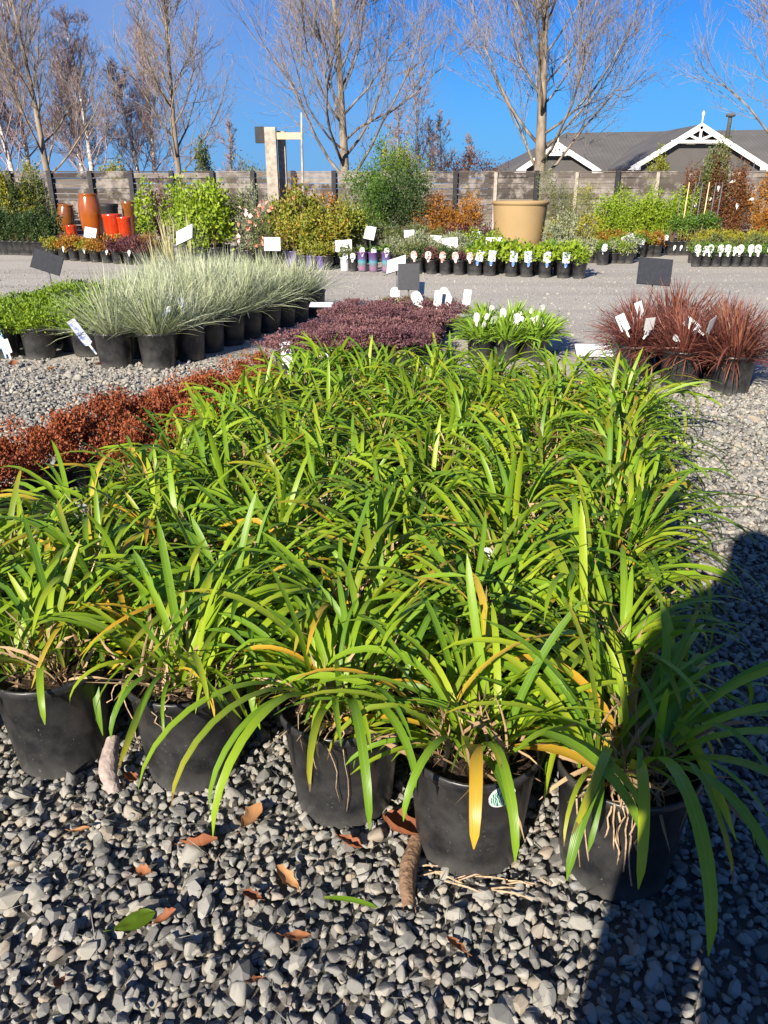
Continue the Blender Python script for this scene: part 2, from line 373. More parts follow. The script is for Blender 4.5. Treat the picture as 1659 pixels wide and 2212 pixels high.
def tuft(n, L_, W_, base_r, th_rng, curv_rng, seed, seg=6, fold=0.2):
    """many narrow blades in one mesh"""
    rg = np.random.default_rng(seed); m = MB()
    for i in range(n):
        th = rg.uniform(*th_rng); l = L_*rg.uniform(0.6, 1.1)
        V, Q, uv = strap(l, W_*rg.uniform(0.7, 1.2), th, rg.uniform(*curv_rng), fold, rg.normal(0, 0.5), seg=seg, blunt=0.0, side=rg.normal(0, 0.08))
        a = rg.uniform(0, 6.283); ca, sa = math.cos(a), math.sin(a)
        r_ = base_r*math.sqrt(rg.uniform())
        X = V[:, 0]+r_*min(1, th*1.2); V = np.stack([X*ca-V[:, 1]*sa, X*sa+V[:, 1]*ca, V[:, 2]], -1)
        m.add(V, Q, tint=np.clip(rg.uniform()*0.75+0.25*uv[:, 1], 0, 1), uv=uv)
    return m

def leafcloud(n, rad, seed, size=(0.03, 0.016), clumps=30, clump_r=0.25, up=0.3, shell=0.6, zc=0.0, flat=1.0, lowcut=None, droop=0.0):
    """small folded leaves in clumps through an ellipsoid; two triangles a leaf plus its fold"""
    rg = np.random.default_rng(seed); rad = np.array(rad, float)
    d = rg.normal(size=(clumps, 3)); d /= np.linalg.norm(d, axis=1)[:, None]
    cc = d*(shell+(1-shell)*rg.uniform(size=(clumps, 1)))**0.8*rg.uniform(0.75, 1.12, size=(clumps, 1))
    if lowcut is not None: cc[:, 2] = np.maximum(cc[:, 2], lowcut+rg.uniform(0, 0.2, clumps))
    own = rg.integers(0, clumps, n)
    p = (cc[own]+rg.normal(size=(n, 3))*clump_r*rg.uniform(0.5, 1.2, size=(clumps, 1))[own])*rad; p[:, 2] += zc
    a = rg.normal(size=(n, 3))+np.array([0, 0, up])*1.5+(p-np.array([0, 0, zc]))/rad*0.7; a /= np.linalg.norm(a, axis=1)[:, None]
    a[:, 2] -= droop; a /= np.linalg.norm(a, axis=1)[:, None]
    b = np.cross(a, rg.normal(size=(n, 3))); b /= np.linalg.norm(b, axis=1)[:, None]; nn = np.cross(a, b)
    l = size[0]*rg.uniform(0.6, 1.25, (n, 1)); wd = size[1]*rg.uniform(0.7, 1.2, (n, 1))
    v0 = p; v1 = p+a*l*0.5+b*wd*0.5+nn*wd*0.12; v2 = p+a*l; v3 = p+a*l*0.5-b*wd*0.5+nn*wd*0.12
    V = np.stack([v0, v1, v2, v3], 1).reshape(-1, 3)
    i = np.arange(n)*4; T = np.concatenate([np.stack([i, i+1, i+2], -1), np.stack([i, i+2, i+3], -1)])
    tint = np.repeat(np.clip(rg.uniform(0, 1, n)*0.6+0.4*rg.uniform(size=clumps)[own], 0, 1), 4)
    return MB().add(V, T=T, tint=tint)

def stems(n, r0, height, spread, seed, thick=0.006):
    rg = np.random.default_rng(seed); m = MB()
    for i in range(n):
        a = rg.uniform(0, 6.283); s = rg.uniform(0.3, 1)*spread; k = np.linspace(0, 1, 5)
        p = np.stack([r0*math.cos(a)*0.4+s*np.cos(a)*k**1.3+rg.normal(0, 0.006, 5), r0*math.sin(a)*0.4+s*np.sin(a)*k**1.3+rg.normal(0, 0.006, 5), height*rg.uniform(0.7, 1.0)*k], -1)
        m.tube(p, np.linspace(thick, thick*0.4, 5), 4)
    return m

def pot_mesh(name, r, h, mat, taper=0.78, rim=0.012, seg=32):
    rb = r*taper; m = MB()
    rl = r-0.008
    m.lathe([(0.0001, 0.012), (rb*0.86, 0.010), (rb*0.88, 0.0), (rb*0.97, 0.0), (rb, 0.008), (rb+(rl-rb)*0.48, h*0.48), (rl-0.002, h-rim*2.2), (rl+0.001, h-rim*2.1), (r, h-rim*1.9),
             (r+0.001, h-0.003), (r-0.002, h), (r-0.006, h-0.001), (r-0.009, h-rim*2), (rl-0.03*r/0.14, h*0.5), (rb*0.9, 0.02)], seg)
    return m.mesh(name, MATS[mat], True)
def soil_mesh(r, z, seed, name='soil'):
    rg = np.random.default_rng(seed); rings, seg = 6, 20; V = [(0, 0, z+0.012)]
    for i in range(1, rings+1):
        for j in range(seg):
            q = r*i/rings; th = j*6.2832/seg
            V.append((q*math.cos(th), q*math.sin(th), z+0.012*(1-(i/rings)**2)+rg.normal(0, 0.0035)))
    Q = [(1+(i-1)*seg+j, 1+(i-1)*seg+(j+1) % seg, 1+i*seg+(j+1) % seg, 1+i*seg+j) for i in range(1, rings) for j in range(seg)]
    T = [(0, 1+j, 1+(j+1) % seg) for j in range(seg)]
    return MB().add(V, Q, T).mesh(name, MATS['soil'], True)

# =====================================================================================
#             THE BLOCK OF STRAP-LEAVED PLANTS IN BLACK POTS (foreground)
# =====================================================================================
POT_R, POT_H = 0.155, 0.305
POT_BIG = pot_mesh('pot', POT_R, POT_H, 'black_plastic')
SOIL_BIG = [soil_mesh(POT_R*0.93, POT_H-0.028, i) for i in range(3)]
rg = np.random.default_rng(5)
LEAF = {}                                              # (class, material) -> meshes
def leaf_variants(cls, lo, hi, clo, chi, Llo, Lhi, nvar=9, mats=('strap_leaf', 'strap_leaf_tipped', 'strap_leaf_yellow')):
    sh = []
    for i in range(nvar):
        f = (i+0.5)/nvar
        kink = (rg.uniform(0.45, 0.7), rg.uniform(0.5, 1.1)) if rg.uniform() < 0.12 else None
        sh.append(strap(Llo+(Lhi-Llo)*rg.uniform(), rg.uniform(0.0145, 0.024), R(lo+(hi-lo)*f), R(rg.uniform(clo, chi)), rg.uniform(0.12, 0.4), rg.normal(0, 0.45), kink, 11, rg.uniform(0.2, 1.0), rg.normal(0, 0.08)))
    for mname in mats:
        LEAF[cls, mname] = [mesh_np('leaf', V, Q, MATS[mname], uv, None) for V, Q, uv in sh]
leaf_variants('up', 4, 28, 20, 95, 0.32, 0.45, 14)
leaf_variants('mid', 14, 44, 55, 140, 0.36, 0.54, 16)
leaf_variants('out', 36, 66, 55, 130, 0.34, 0.54, 16)
leaf_variants('fall', 50, 80, 70, 120, 0.30, 0.44, 10)

def dry_mesh(seed):
    """dried leaf bases and papery shreds round the crown"""
    g = np.random.default_rng(seed); m = MB()
    for i in range(110):
        V, Q, uv = strap(g.uniform(0.06, 0.20), g.uniform(0.004, 0.013), g.uniform(0, 1.4), g.uniform(-0.6, 1.6), 0.3, g.normal(0, 1.5), None, 6, 0.1, g.normal(0, 0.3))
        a = g.uniform(0, 6.283); r_ = 0.115*math.sqrt(g.uniform()); c_, s_ = math.cos(a), math.sin(a)
        b = g.uniform(0, 6.283); cb, sb = math.cos(b), math.sin(b)
        X, Y_ = V[:, 0]*cb-V[:, 1]*sb+r_*c_, V[:, 0]*sb+V[:, 1]*cb+r_*s_
        m.add(np.stack([X, Y_, V[:, 2]+POT_H-0.022], -1), Q, tint=g.uniform())
    return m.mesh('dry_shreds', MATS['dry_leaf'], True)
DRY = [dry_mesh(40+i) for i in range(5)]

def make_strap_plant(x, y, row, label, group, nleaf, front=0.0):
    th = thing('strap_leaf_plant', label, 'potted plant', (x, y, 0.006), 0, group)
    p = obj('pot', POT_BIG, th, rot=(rg.normal(0, 0.012), rg.normal(0, 0.012), rg.uniform(0, 6.28)))
    obj('soil', SOIL_BIG[rg.integers(3)], p)
    obj('dry_shreds', DRY[rg.integers(5)], th, rot=(0, 0, rg.uniform(0, 6.28)), kind='stuff')
    ns = 7; per = nleaf//ns
    for s_ in range(ns):
        a = s_*2*math.pi/ns+rg.normal(0, 0.35); r_ = 0.0 if s_ == 0 else rg.uniform(0.04, 0.088)
        bx, by = r_*math.cos(a), r_*math.sin(a)
        fan = rg.uniform(0, math.pi)
        for k in range(per):
            f = k/max(1, per-1)
            side = 0 if k % 2 == 0 else math.pi
            az = fan+side+rg.normal(0, 0.38)
            # outer shoots lean outwards
            vx = math.cos(az)*0.75+math.cos(a)*(r_/0.088)*0.55; vy = math.sin(az)*0.75+math.sin(a)*(r_/0.088)*0.55
            if row == 0 and vy < -0.10 and rg.uniform() < 0.68: vy = -vy*0.8
            az = math.atan2(vy, vx)
            cls = 'up' if f < 0.15 else ('mid' if f < 0.55 else ('out' if f < 0.88 else 'fall'))
            if row == 0 and math.sin(az) < -0.25 and cls in ('out', 'fall') and rg.uniform() < 0.9: cls = 'up' if rg.uniform() < 0.5 else 'mid'
            q = rg.uniform(); mt = 'strap_leaf' if q < 0.77 else ('strap_leaf_tipped' if q < 0.945 else 'strap_leaf_yellow')
            if mt == 'strap_leaf_yellow' and cls == 'up': mt = 'strap_leaf'
            ms = LEAF[cls, mt]; sc = rg.uniform(0.72, 1.08 if cls != 'up' else 0.98)*(0.85 if (row == 0 and math.sin(az) < 0.2) else 1.0)
            obj('leaf', ms[rg.integers(len(ms))], th, (bx+0.012*math.cos(az), by+0.012*math.sin(az), POT_H-0.03+rg.uniform(0, 0.015)), (rg.normal(0, 0.09), rg.normal(0, 0.06), az), sc)
    return th

COL0 = np.array([0.35, -0.09]); ROWV = np.array([0.10, 0.345])
FRONT = [(-1.25, 1.78), (-0.88, 1.71), (-0.51, 1.66), (-0.10, 1.54), (0.20, 1.39), (0.53, 1.33)]
FLAB = ['green strap-leaved plant in black pot at the outer end of the front row',
        'green strap-leaved plant in black pot beside a curled grey bark strip, roots at its rim',
        'green strap-leaved plant in dusty black pot with a forked pale root over its rim',
        'green strap-leaved plant in black pot with two long thin roots hanging down its front',
        'strap-leaved plant in black pot with round green and white label under its rim',
        'strap-leaved plant in black pot at the shaded corner with brown fibrous roots hanging out']
plants = []
for rw in range(10):
    for c_ in range(6):
        if rw == 0: x, y = FRONT[c_]
        else:
            b = np.array([-1.24, 1.79])+COL0*c_+ROWV*rw+rg.normal(0, 0.018, 2); x, y = b
            if c_ == 5 and rw < 3: x -= 0.04
        edge = c_ in (0, 5)
        if rw == 0: lab, grp = FLAB[c_], 'strap-leaved plants along the front row'
        elif rw == 1: lab, grp = 'strap-leaved green plant right behind '+['the outermost front pot', 'the front pot by the grey bark strip', 'the front pot with the forked pale root', 'the front pot with two hanging thin roots', 'the front pot with the round label', 'the shaded corner pot with fibrous roots'][c_], 'strap-leaved plants in the second row'
        elif c_ == 5: lab, grp = 'strap-leaved green plant on the bare gravel side of the big block', 'strap-leaved plants on the gravel side of the block'
        elif c_ == 0: lab, grp = 'strap-leaved green plant on the edge of the block beside the rusty red plants', 'strap-leaved plants beside the rusty plants'
        elif rw == 9: lab, grp = 'strap-leaved green plant in the rear row of the block facing the purple plants', 'strap-leaved plants in the rear row'
        else: lab, grp = 'strap-leaved green plant packed inside the big block, its pot hidden', 'strap-leaved plants inside the block'
        n_ = 98 if rw < 3 else (91 if rw < 6 else 84)
        plants.append(make_strap_plant(float(x), float(y), rw, lab, grp, n_, 0.15 if rw == 0 else 0.0))
# a few set pieces on the front row ---------------------------------------------------
def at_px(o, parent):   # keep a world-placed object as a part of its plant
    o.parent = parent; o.matrix_parent_inverse = Matrix.Translation(parent.location).inverted()
def hang(parent, az, r0, L_, W_, th0, curv, mat, name='leaf', z=POT_H, kink=None, label=None):
    V, Q, uv = strap(L_, W_, R(th0), R(curv), 0.2, 0.1, kink, 13, 0.8, 0.0)
    return obj(name, mesh_np(name, V, Q, MATS[mat], uv), parent, (r0*math.cos(az), r0*math.sin(az), z), (0, 0, az), label=label)
p4, p5, p3, p2, p1 = plants[4], plants[5], plants[3], plants[2], plants[1]
for pl, az_, L_, W_, t0, cv, mt in [
    (p4, -96, 0.38, 0.026, 20, 162, 'strap_leaf_yellow'), (p4, -84, 0.43, 0.020, 20, 160, 'strap_leaf'), (p4, -122, 0.36, 0.018, 18, 160, 'strap_leaf'), (p4, -30, 0.30, 0.026, 55, 80, 'strap_leaf_yellow'), (p4, -52, 0.50, 0.024, 26, 135, 'strap_leaf'), (p4, -44, 0.46, 0.020, 28, 135, 'strap_leaf'),
    (p3, -118, 0.58, 0.021, 28, 148, 'strap_leaf'), (p3, -80, 0.50, 0.020, 26, 154, 'strap_leaf'), (p3, -132, 0.56, 0.019, 30, 140, 'strap_leaf_tipped'), (p3, -142, 0.58, 0.020, 32, 134, 'strap_leaf'), (p3, -60, 0.38, 0.019, 28, 152, 'strap_leaf'), (p3, -126, 0.50, 0.017, 30, 146, 'strap_leaf'),
    (p2, -112, 0.30, 0.018, 30, 145, 'strap_leaf'), (p2, -150, 0.30, 0.019, 30, 145, 'strap_leaf'), (p1, -70, 0.30, 0.017, 28, 150, 'strap_leaf'), (p1, -120, 0.30, 0.017, 28, 150, 'strap_leaf'),
    (p5, -92, 0.60, 0.025, 22, 155, 'strap_leaf'), (p5, -104, 0.44, 0.021, 20, 158, 'strap_leaf'), (p5, -122, 0.46, 0.022, 24, 152, 'strap_leaf'), (p5, -70, 0.50, 0.022, 30, 150, 'strap_leaf'), (p5, -30, 0.62, 0.024, 28, 140, 'strap_leaf'), (p5, -10, 0.60, 0.024, 30, 128, 'strap_leaf'), (p5, 10, 0.62, 0.022, 30, 120, 'strap_leaf'), (p5, -50, 0.56, 0.024, 32, 140, 'strap_leaf_tipped')]:
    hang(pl, R(az_), 0.06, L_, W_, t0, cv, mt, z=POT_H-0.01)
def root_mesh(paths, seed, thick=0.0022):
    g = np.random.default_rng(seed); m = MB()
    for p in paths:
        p = np.array(p, float); k = np.linspace(0, 1, len(p)); kk = np.linspace(0, 1, 14)
        q = np.stack([np.interp(kk, k, p[:, i]) for i in range(3)], -1)+g.normal(0, 0.0035, (14, 3))
        m.tube(q, np.linspace(thick, thick*0.5, 14)*g.uniform(0.7, 1.2, 14), 5)
    return m.mesh('root', MATS['root'], True)
RH = POT_H
def rimpath(az, drop, out=0.0, jit=0.02):
    c_, s_ = math.cos(az), math.sin(az); r1 = POT_R+0.006
    k = (POT_R*0.78+0.004)
    lo = r1+(k-r1)*min(1, drop/RH)+out
    return [(c_*0.09, s_*0.09, RH-0.015), (c_*0.128, s_*0.128, RH+0.006), (c_*r1, s_*r1, RH-0.006), (c_*lo+jit, s_*lo, RH-drop)]
obj('root', root_mesh([rimpath(R(-100), 0.19), rimpath(R(-86), 0.23, 0, 0.01)], 1), p3)
obj('root', root_mesh([rimpath(R(-120), 0.12)], 2), p3)
obj('root', root_mesh([rimpath(R(-150), 0.20, 0.01), rimpath(R(-165), 0.07, 0.06), rimpath(R(-108), 0.09)], 3, 0.003), p2)
obj('root', root_mesh([rimpath(R(-95), 0.06)], 4), p2)
obj('root', root_mesh([rimpath(R(-118)+0.05*i, 0.10+0.02*((i*7) % 6), 0.006+0.004*(i % 3), 0.01*(i % 3)) for i in range(9)], 5, 0.0035), p5)
obj('root', root_mesh([rimpath(R(-140), 0.22, 0.004), rimpath(R(-146), 0.235, 0.006)], 6, 0.0035), p5)
# the round label tucked under the rim of one pot
t = NT('label_print'); tcn = t.n('ShaderNodeTexCoord'); wv = t.n('ShaderNodeTexWave'); wv.wave_type = 'BANDS'; wv.inputs['Scale'].default_value = 60; wv.inputs['Distortion'].default_value = 9; wv.inputs['Detail'].default_value = 1
t.l(tcn.outputs['Object'], wv.inputs['Vector']); t.col(t.ramp(wv.outputs['Fac'], [(0.25, (0.015, 0.13, 0.09)), (0.55, (0.05, 0.28, 0.19)), (0.85, (0.65, 0.80, 0.72))])); t.set(rough=0.35)
simple('white_label', (0.60, 0.61, 0.60), 0.45, 0.4, 0.12, 25)
def disc(r, seg=24, z=0.0, sx=1.0, th=0.0012):
    return MB().lathe([(0.0001, 0), (r, 0), (r, th), (0.0001, th)], seg)
azl = R(-72); rr = POT_R*0.965
lb = obj('round_label', disc(0.031).mesh('round_label', MATS['white_label']), p4, (rr*math.cos(azl), rr*math.sin(azl), RH-0.035), (R(90+8), 0, azl+R(90)))
lb.rotation_euler = Euler((R(90+7), 0, azl+R(90)))
obj('label_print', disc(0.0265).mesh('label_print', MATS['label_print']), lb, (0, 0, 0.0010))

# small white stick-in label tags, used through the nursery -----------------------------
simple('white_board', (0.62, 0.63, 0.64), 0.5, 0.3, 0.06, 12)
simple('dark_board', (0.030, 0.032, 0.038), 0.5, 0.4, 0.2, 30)
simple('grey_stake', (0.10, 0.10, 0.11), 0.5, 0.4, 0.2, 30)
simple('blue_label', (0.10, 0.22, 0.55), 0.4, 0.4, 0.1, 30)
t = NT('picture_label'); tcn = t.n('ShaderNodeTexCoord'); nz = t.n('ShaderNodeTexNoise'); nz.inputs['Scale'].default_value = 28; nz.inputs['Detail'].default_value = 2
oi = t.n('ShaderNodeObjectInfo'); ad = t.n('ShaderNodeVectorMath'); ad.operation = 'ADD'; t.l(tcn.outputs['Object'], ad.inputs[0]); t.l(oi.outputs['Location'], ad.inputs[1]); t.l(ad.outputs[0], nz.inputs['Vector'])
t.col(t.ramp(nz.outputs['Fac'], [(0.36, (0.16, 0.22, 0.50)), (0.46, (0.42, 0.46, 0.62)), (0.56, (0.62, 0.62, 0.66))])); t.set(rough=0.4)
t = NT('pink_label'); tcn = t.n('ShaderNodeTexCoord'); nz = t.n('ShaderNodeTexNoise'); nz.inputs['Scale'].default_value = 26
oi = t.n('ShaderNodeObjectInfo'); ad = t.n('ShaderNodeVectorMath'); ad.operation = 'ADD'; t.l(tcn.outputs['Object'], ad.inputs[0]); t.l(oi.outputs['Location'], ad.inputs[1]); t.l(ad.outputs[0], nz.inputs['Vector'])
t.col(t.ramp(nz.outputs['Fac'], [(0.42, (0.60, 0.24, 0.22)), (0.55, (0.64, 0.54, 0.50)), (0.62, (0.64, 0.63, 0.61))])); t.set(rough=0.4)
def tag_mesh(w_, h_, mat, shape='round', name='label_tag', stem=True):
    """a plant tag standing on its narrow stem, facing -Y, base at the origin"""
    if shape == 'round':
        a = np.linspace(0, math.pi, 9); out = [(w_/2*math.cos(x), h_*0.62+w_/2*math.sin(x)*0.9) for x in a]
        out += [(-w_/2, h_*0.35), (-w_*0.2, h_*0.22)] + ([(-w_*0.14, 0.0), (w_*0.14, 0.0)] if stem else []) + [(w_*0.2, h_*0.22), (w_/2, h_*0.35)]
    else:
        out = [(w_/2, h_), (-w_/2, h_), (-w_/2, h_*0.32)] + [(-w_*0.12, h_*0.28), (-w_*0.1, 0), (w_*0.1, 0), (w_*0.12, h_*0.28)] + [(w_/2, h_*0.32)]
    bm = bmesh.new(); f = bm.faces.new([bm.verts.new((x, 0.03*abs(x)/max(w_, .01)*w_*4, z)) for x, z in out])
    r_ = bmesh.ops.extrude_face_region(bm, geom=[f]); bmesh.ops.translate(bm, verts=[v for v in r_['geom'] if isinstance(v, bmesh.types.BMVert)], vec=(0, 0.0015, 0))
    bmesh.ops.triangulate(bm, faces=bm.faces[:])
    me = bpy.data.meshes.new(name); bm.to_mesh(me); bm.free(); me.materials.append(MATS[mat]); return me
TAG_W = tag_mesh(0.045, 0.13, 'white_label'); TAG_L = tag_mesh(0.07, 0.18, 'white_label', 'round'); TAG_R = tag_mesh(0.075, 0.20, 'white_board', 'rect')
TAG_P = tag_mesh(0.10, 0.20, 'picture_label', 'rect'); TAG_K = tag_mesh(0.11, 0.22, 'pink_label', 'round'); TAG_S = tag_mesh(0.10, 0.22, 'white_label', 'round')
TAG_B = tag_mesh(0.07, 0.30, 'blue_label', 'rect')
def add_tag(parent, me, x, y, z, rz=0.0, lean=0.0, lean2=0.0, s=1.0):
    return obj('label_tag', me, parent, (x, y, z), (lean, lean2, rz), s)
for k, (i_, x_, y_, z_) in enumerate([(16, -.05, .03, .29), (22, .05, .0, .29), (29, .02, .02, .31), (35, -.02, .0, .30), (41, .0, .03, .30), (33, .03, .0, .30), (20, .02, .02, .28), (49, .0, 0, .28), (11, .06, .1, .27)]):
    add_tag(plants[i_], TAG_W if k % 3 else TAG_L, x_, y_, z_, rg.uniform(-0.6, 0.6), rg.normal(0, 0.25), rg.normal(0, 0.3), 0.8)

# =====================================================================================
#                        THE OTHER BLOCKS ON THE NEAR SIDE OF THE DRIVE
# =====================================================================================
leafmat('rust_leaf', [(0.0, (0.11, 0.024, 0.010)), (0.5, (0.27, 0.068, 0.022)), (1.0, (0.42, 0.14, 0.042))], 0.2, 0.6, 0.3)
leafmat('purple_leaf', [(0.0, (0.085, 0.035, 0.050)), (0.5, (0.17, 0.075, 0.085)), (0.8, (0.24, 0.12, 0.115)), (1.0, (0.30, 0.14, 0.09))], 0.2, 0.6, 0.45)
leafmat('tussock_blade', [(0.0, (0.22, 0.27, 0.08)), (0.5, (0.44, 0.48, 0.30)), (1.0, (0.66, 0.68, 0.52))], 0.25, 0.5, 0.25)
leafmat('spike_blade', [(0.0, (0.30, 0.30, 0.13)), (1.0, (0.52, 0.48, 0.26))], 0.2, 0.5, 0.3)
leafmat('bronze_blade', [(0.0, (0.065, 0.020, 0.018)), (0.55, (0.16, 0.052, 0.042)), (0.82, (0.26, 0.105, 0.065)), (1.0, (0.36, 0.22, 0.11))], 0.22, 0.35, 0.25)
leafmat('lime_blade', [(0.0, (0.14, 0.26, 0.025)), (0.6, (0.25, 0.40, 0.04)), (1.0, (0.38, 0.50, 0.09))], 0.3, 0.4, 0.25)
leafmat('grass_green_leaf', [(0.0, (0.07, 0.14, 0.012)), (0.6, (0.18, 0.29, 0.015)), (1.0, (0.34, 0.42, 0.03))], 0.3, 0.5, 0.3)
leafmat('moss_green_leaf', [(0.0, (0.10, 0.20, 0.01)), (1.0, (0.24, 0.38, 0.015))], 0.25, 0.6, 0.3)
simple('stem_brown', (0.10, 0.065, 0.04), 0.9, 0.2, 0.4, 60)
simple('white_petal', (0.80, 0.80, 0.78), 0.6, 0.2, 0.05, 40)
POTS = {}
def pot(r, h, mat='black_plastic'):
    k = (round(r, 3), round(h, 3), mat)
    if k not in POTS: POTS[k] = (pot_mesh('pot', r, h, mat, 0.80, 0.010, 24), soil_mesh(r*0.92, h-0.02, 3))
    return POTS[k]
def potted(name, label, cat, group, x, y, r, h, parts, mat='black_plastic', rz=None, scl=1.0, tilt=0.0):
    """parts: (name, mesh, z, kind) standing in the pot"""
    th = thing(name, label, cat, (x, y, 0.004), rg.uniform(0, 6.283) if rz is None else rz, group, scl)
    pm_, sm_ = pot(r, h, mat)
    p = obj('pot', pm_, th, rot=(rg.normal(0, 0.015), rg.normal(0, 0.015), 0)); obj('soil', sm_, p)
    for nm, me, z, kind in parts: obj(nm, me, th, (0, 0, z), (rg.normal(0, 0.06), rg.normal(0, 0.06), rg.uniform(0, 6.28)), float(rg.uniform(0.80, 1.18)), kind=kind)
    return th

# ---- rusty red low plants beside the strap-leaved block
RUST = [leafcloud(4600, (0.19, 0.19, 0.145), 60+i, (0.017, 0.011), 45, 0.15, 0.6, 0.75, 0.05, lowcut=-0.1).mesh('foliage', MATS['rust_leaf']) for i in range(3)]
RST = stems(9, 0.05, 0.12, 0.12, 5, 0.004).mesh('stems', MATS['stem_brown'])
a0 = np.array(G(-40, 1025, 0.25)); a1 = np.array(G(560, 815, 0.25))
for i in range(9):
    f = i/8; q = a0+(a1-a0)*f+rg.normal(0, 0.025, 2)
    potted('rusty_plant', 'low rusty red small-leaved plant in the row along the strap-leaved block', 'potted plant', 'rusty red plants in a row', q[0], q[1], 0.105, 0.17, [('foliage', RUST[i % 3], 0.17+rg.uniform(-0.03, 0.04), 'stuff'), ('stems', RST, 0.14, None)])
for i in range(1, 5):
    f = (i+0.6)/5.5; q = a0+(a1-a0)*f+np.array([0.27, -0.10])+rg.normal(0, 0.02, 2)
    potted('rusty_plant', 'low rusty red plant in the inner row, overhung by green strap leaves', 'potted plant', 'rusty red plants in the inner row', q[0], q[1], 0.105, 0.17, [('foliage', RUST[(i+1) % 3], 0.16, 'stuff'), ('stems', RST, 0.14, None)])

# ---- silver-green tussocks
TUS = [tuft(300, 0.50, 0.0062, 0.12, (0.02, 1.3), (-0.45, 0.9), 80+i, 5).mesh('grass_tuft', MATS['tussock_blade']) for i in range(4)]
SPK = [tuft(26, 0.85, 0.012, 0.05, (0.0, 0.30), (0.0, 0.25), 90+i, 5).mesh('spikes', MATS['spike_blade']) for i in range(2)]
o0 = np.array(G(350, 792)); v_ = (np.array(G(672, 692))-np.array(G(440, 772)))/6.0; u_ = np.array([-0.40, 0.06])
TPOS = {}; TUT = tag_mesh(0.05, 0.17, 'picture_label')
for c_ in range(4):
    for rw in range(9):
        if (c_ == 2 and rw < 2) or (c_ == 3 and rw < 4): continue
        if True:
            q = o0+u_*c_+v_*rw+rg.normal(0, 0.02, 2)+np.array([0, 0.25 if c_ > 1 else 0])
            if c_ == 0 and rw == 0: lab, gr = 'silver-green tussock in black pot at the block corner with green weed at its rim', 'tussocks, front corner'
            elif c_ == 1 and rw == 0: lab, gr = 'silver-green tussock in black pot with a pale blue-grey tag hanging over the side', 'tussocks, front corner'
            elif c_ == 0: lab, gr = 'silver-green tussock in black pot on the side facing the purple plants', 'tussocks facing the purple plants'
            else: lab, gr = 'silver-green tussock grass packed inside its block, pot hidden', 'tussocks inside their block'
            th = potted('tussock_grass', lab, 'potted grass', gr, q[0], q[1], 0.17, 0.30, [('grass_tuft', TUS[rg.integers(4)], 0.27, 'stuff')])
            TPOS[c_, rw] = th
            if rg.uniform() < 0.35 or (c_, rw) in ((0, 0), (1, 1), (0, 1)): add_tag(th, TUT, 0.02, -0.05, 0.42, rg.uniform(-1, 1), rg.normal(0, .4), rg.normal(0, .4))
sp0 = np.array(G(365, 700))
add_tag(TPOS[1, 0], tag_mesh(0.07, 0.34, 'picture_label', 'rect'), -0.12, -0.12, 0.12, 0.3, 0.1, -0.5)
TPOS[1, 0].rotation_euler.z = 0
for i in range(4):
    q = np.array(G(345+i*22, 665))+np.array([0, 0.25*(i % 2)])
    potted('spiky_grass', 'tall pale spiky grass standing up behind the tussocks beside the white sign', 'potted grass', 'tall spiky grasses', q[0], q[1], 0.13, 0.24, [('spikes', SPK[i % 2], 0.22, 'stuff'), ('grass_tuft', TUS[i], 0.2, 'stuff')])

# ---- green ground-cover pots at the drive end of the near blocks
GRN = [leafcloud(1700, (0.25, 0.25, 0.12), 110+i, (0.035, 0.018), 40, 0.2, 0.8, 0.6, 0.05, lowcut=-0.3).mesh('foliage', MATS['grass_green_leaf']) for i in range(3)]
SPR = [tuft(160, 0.22, 0.007, 0.12, (0.3, 1.5), (0.0, 0.8), 120+i, 4).mesh('sprays', MATS['grass_green_leaf']) for i in range(2)]
g0 = np.array(G(97, 772))
for rw in range(6):
    for c_ in range(-1 if rw < 4 else 0, 4):
        q = g0+np.array([-0.38*c_+0.14*rw, 0.05*c_+0.38*rw])+rg.normal(0, 0.02, 2)
        if c_ == -1 and rw == 0: q = q+np.array([-0.02, 0.18])
        if rw == 0 and c_ == 0: lab, gr = 'trailing green plant in the grey-faced black pot next to the blue label', 'green ground-cover pots'
        elif rw == 0 and c_ == 1: lab, gr = 'trailing green plant in black pot with a blue and white label leaning on it', 'green ground-cover pots'
        elif rw < 2: lab, gr = 'trailing dull green plant in black pot on the gravel edge beside the tussocks', 'dull green ground-cover pots'
        else: lab, gr = 'bright green leafy plant in black pot in front of the dark sign back', 'bright green ground-cover pots'
        parts = [('foliage', GRN[rg.integers(3)], 0.27 if rw > 1 else 0.25, 'stuff')]
        if rw < 2: parts.append(('sprays', SPR[c_ % 2], 0.26, 'stuff'))
        th = potted('ground_cover_plant', lab, 'potted plant', gr, q[0], q[1], 0.16, 0.28, parts)
        if rw == 0 and c_ == 1:
            th.rotation_euler.z = 0
            add_tag(th, TAG_B, 0.10, -0.20, 0.02, 0.1, -0.25, -0.25, 1.0); add_tag(th, TAG_R, 0.145, -0.21, 0.01, 0.3, -0.25, -0.2, 0.9)

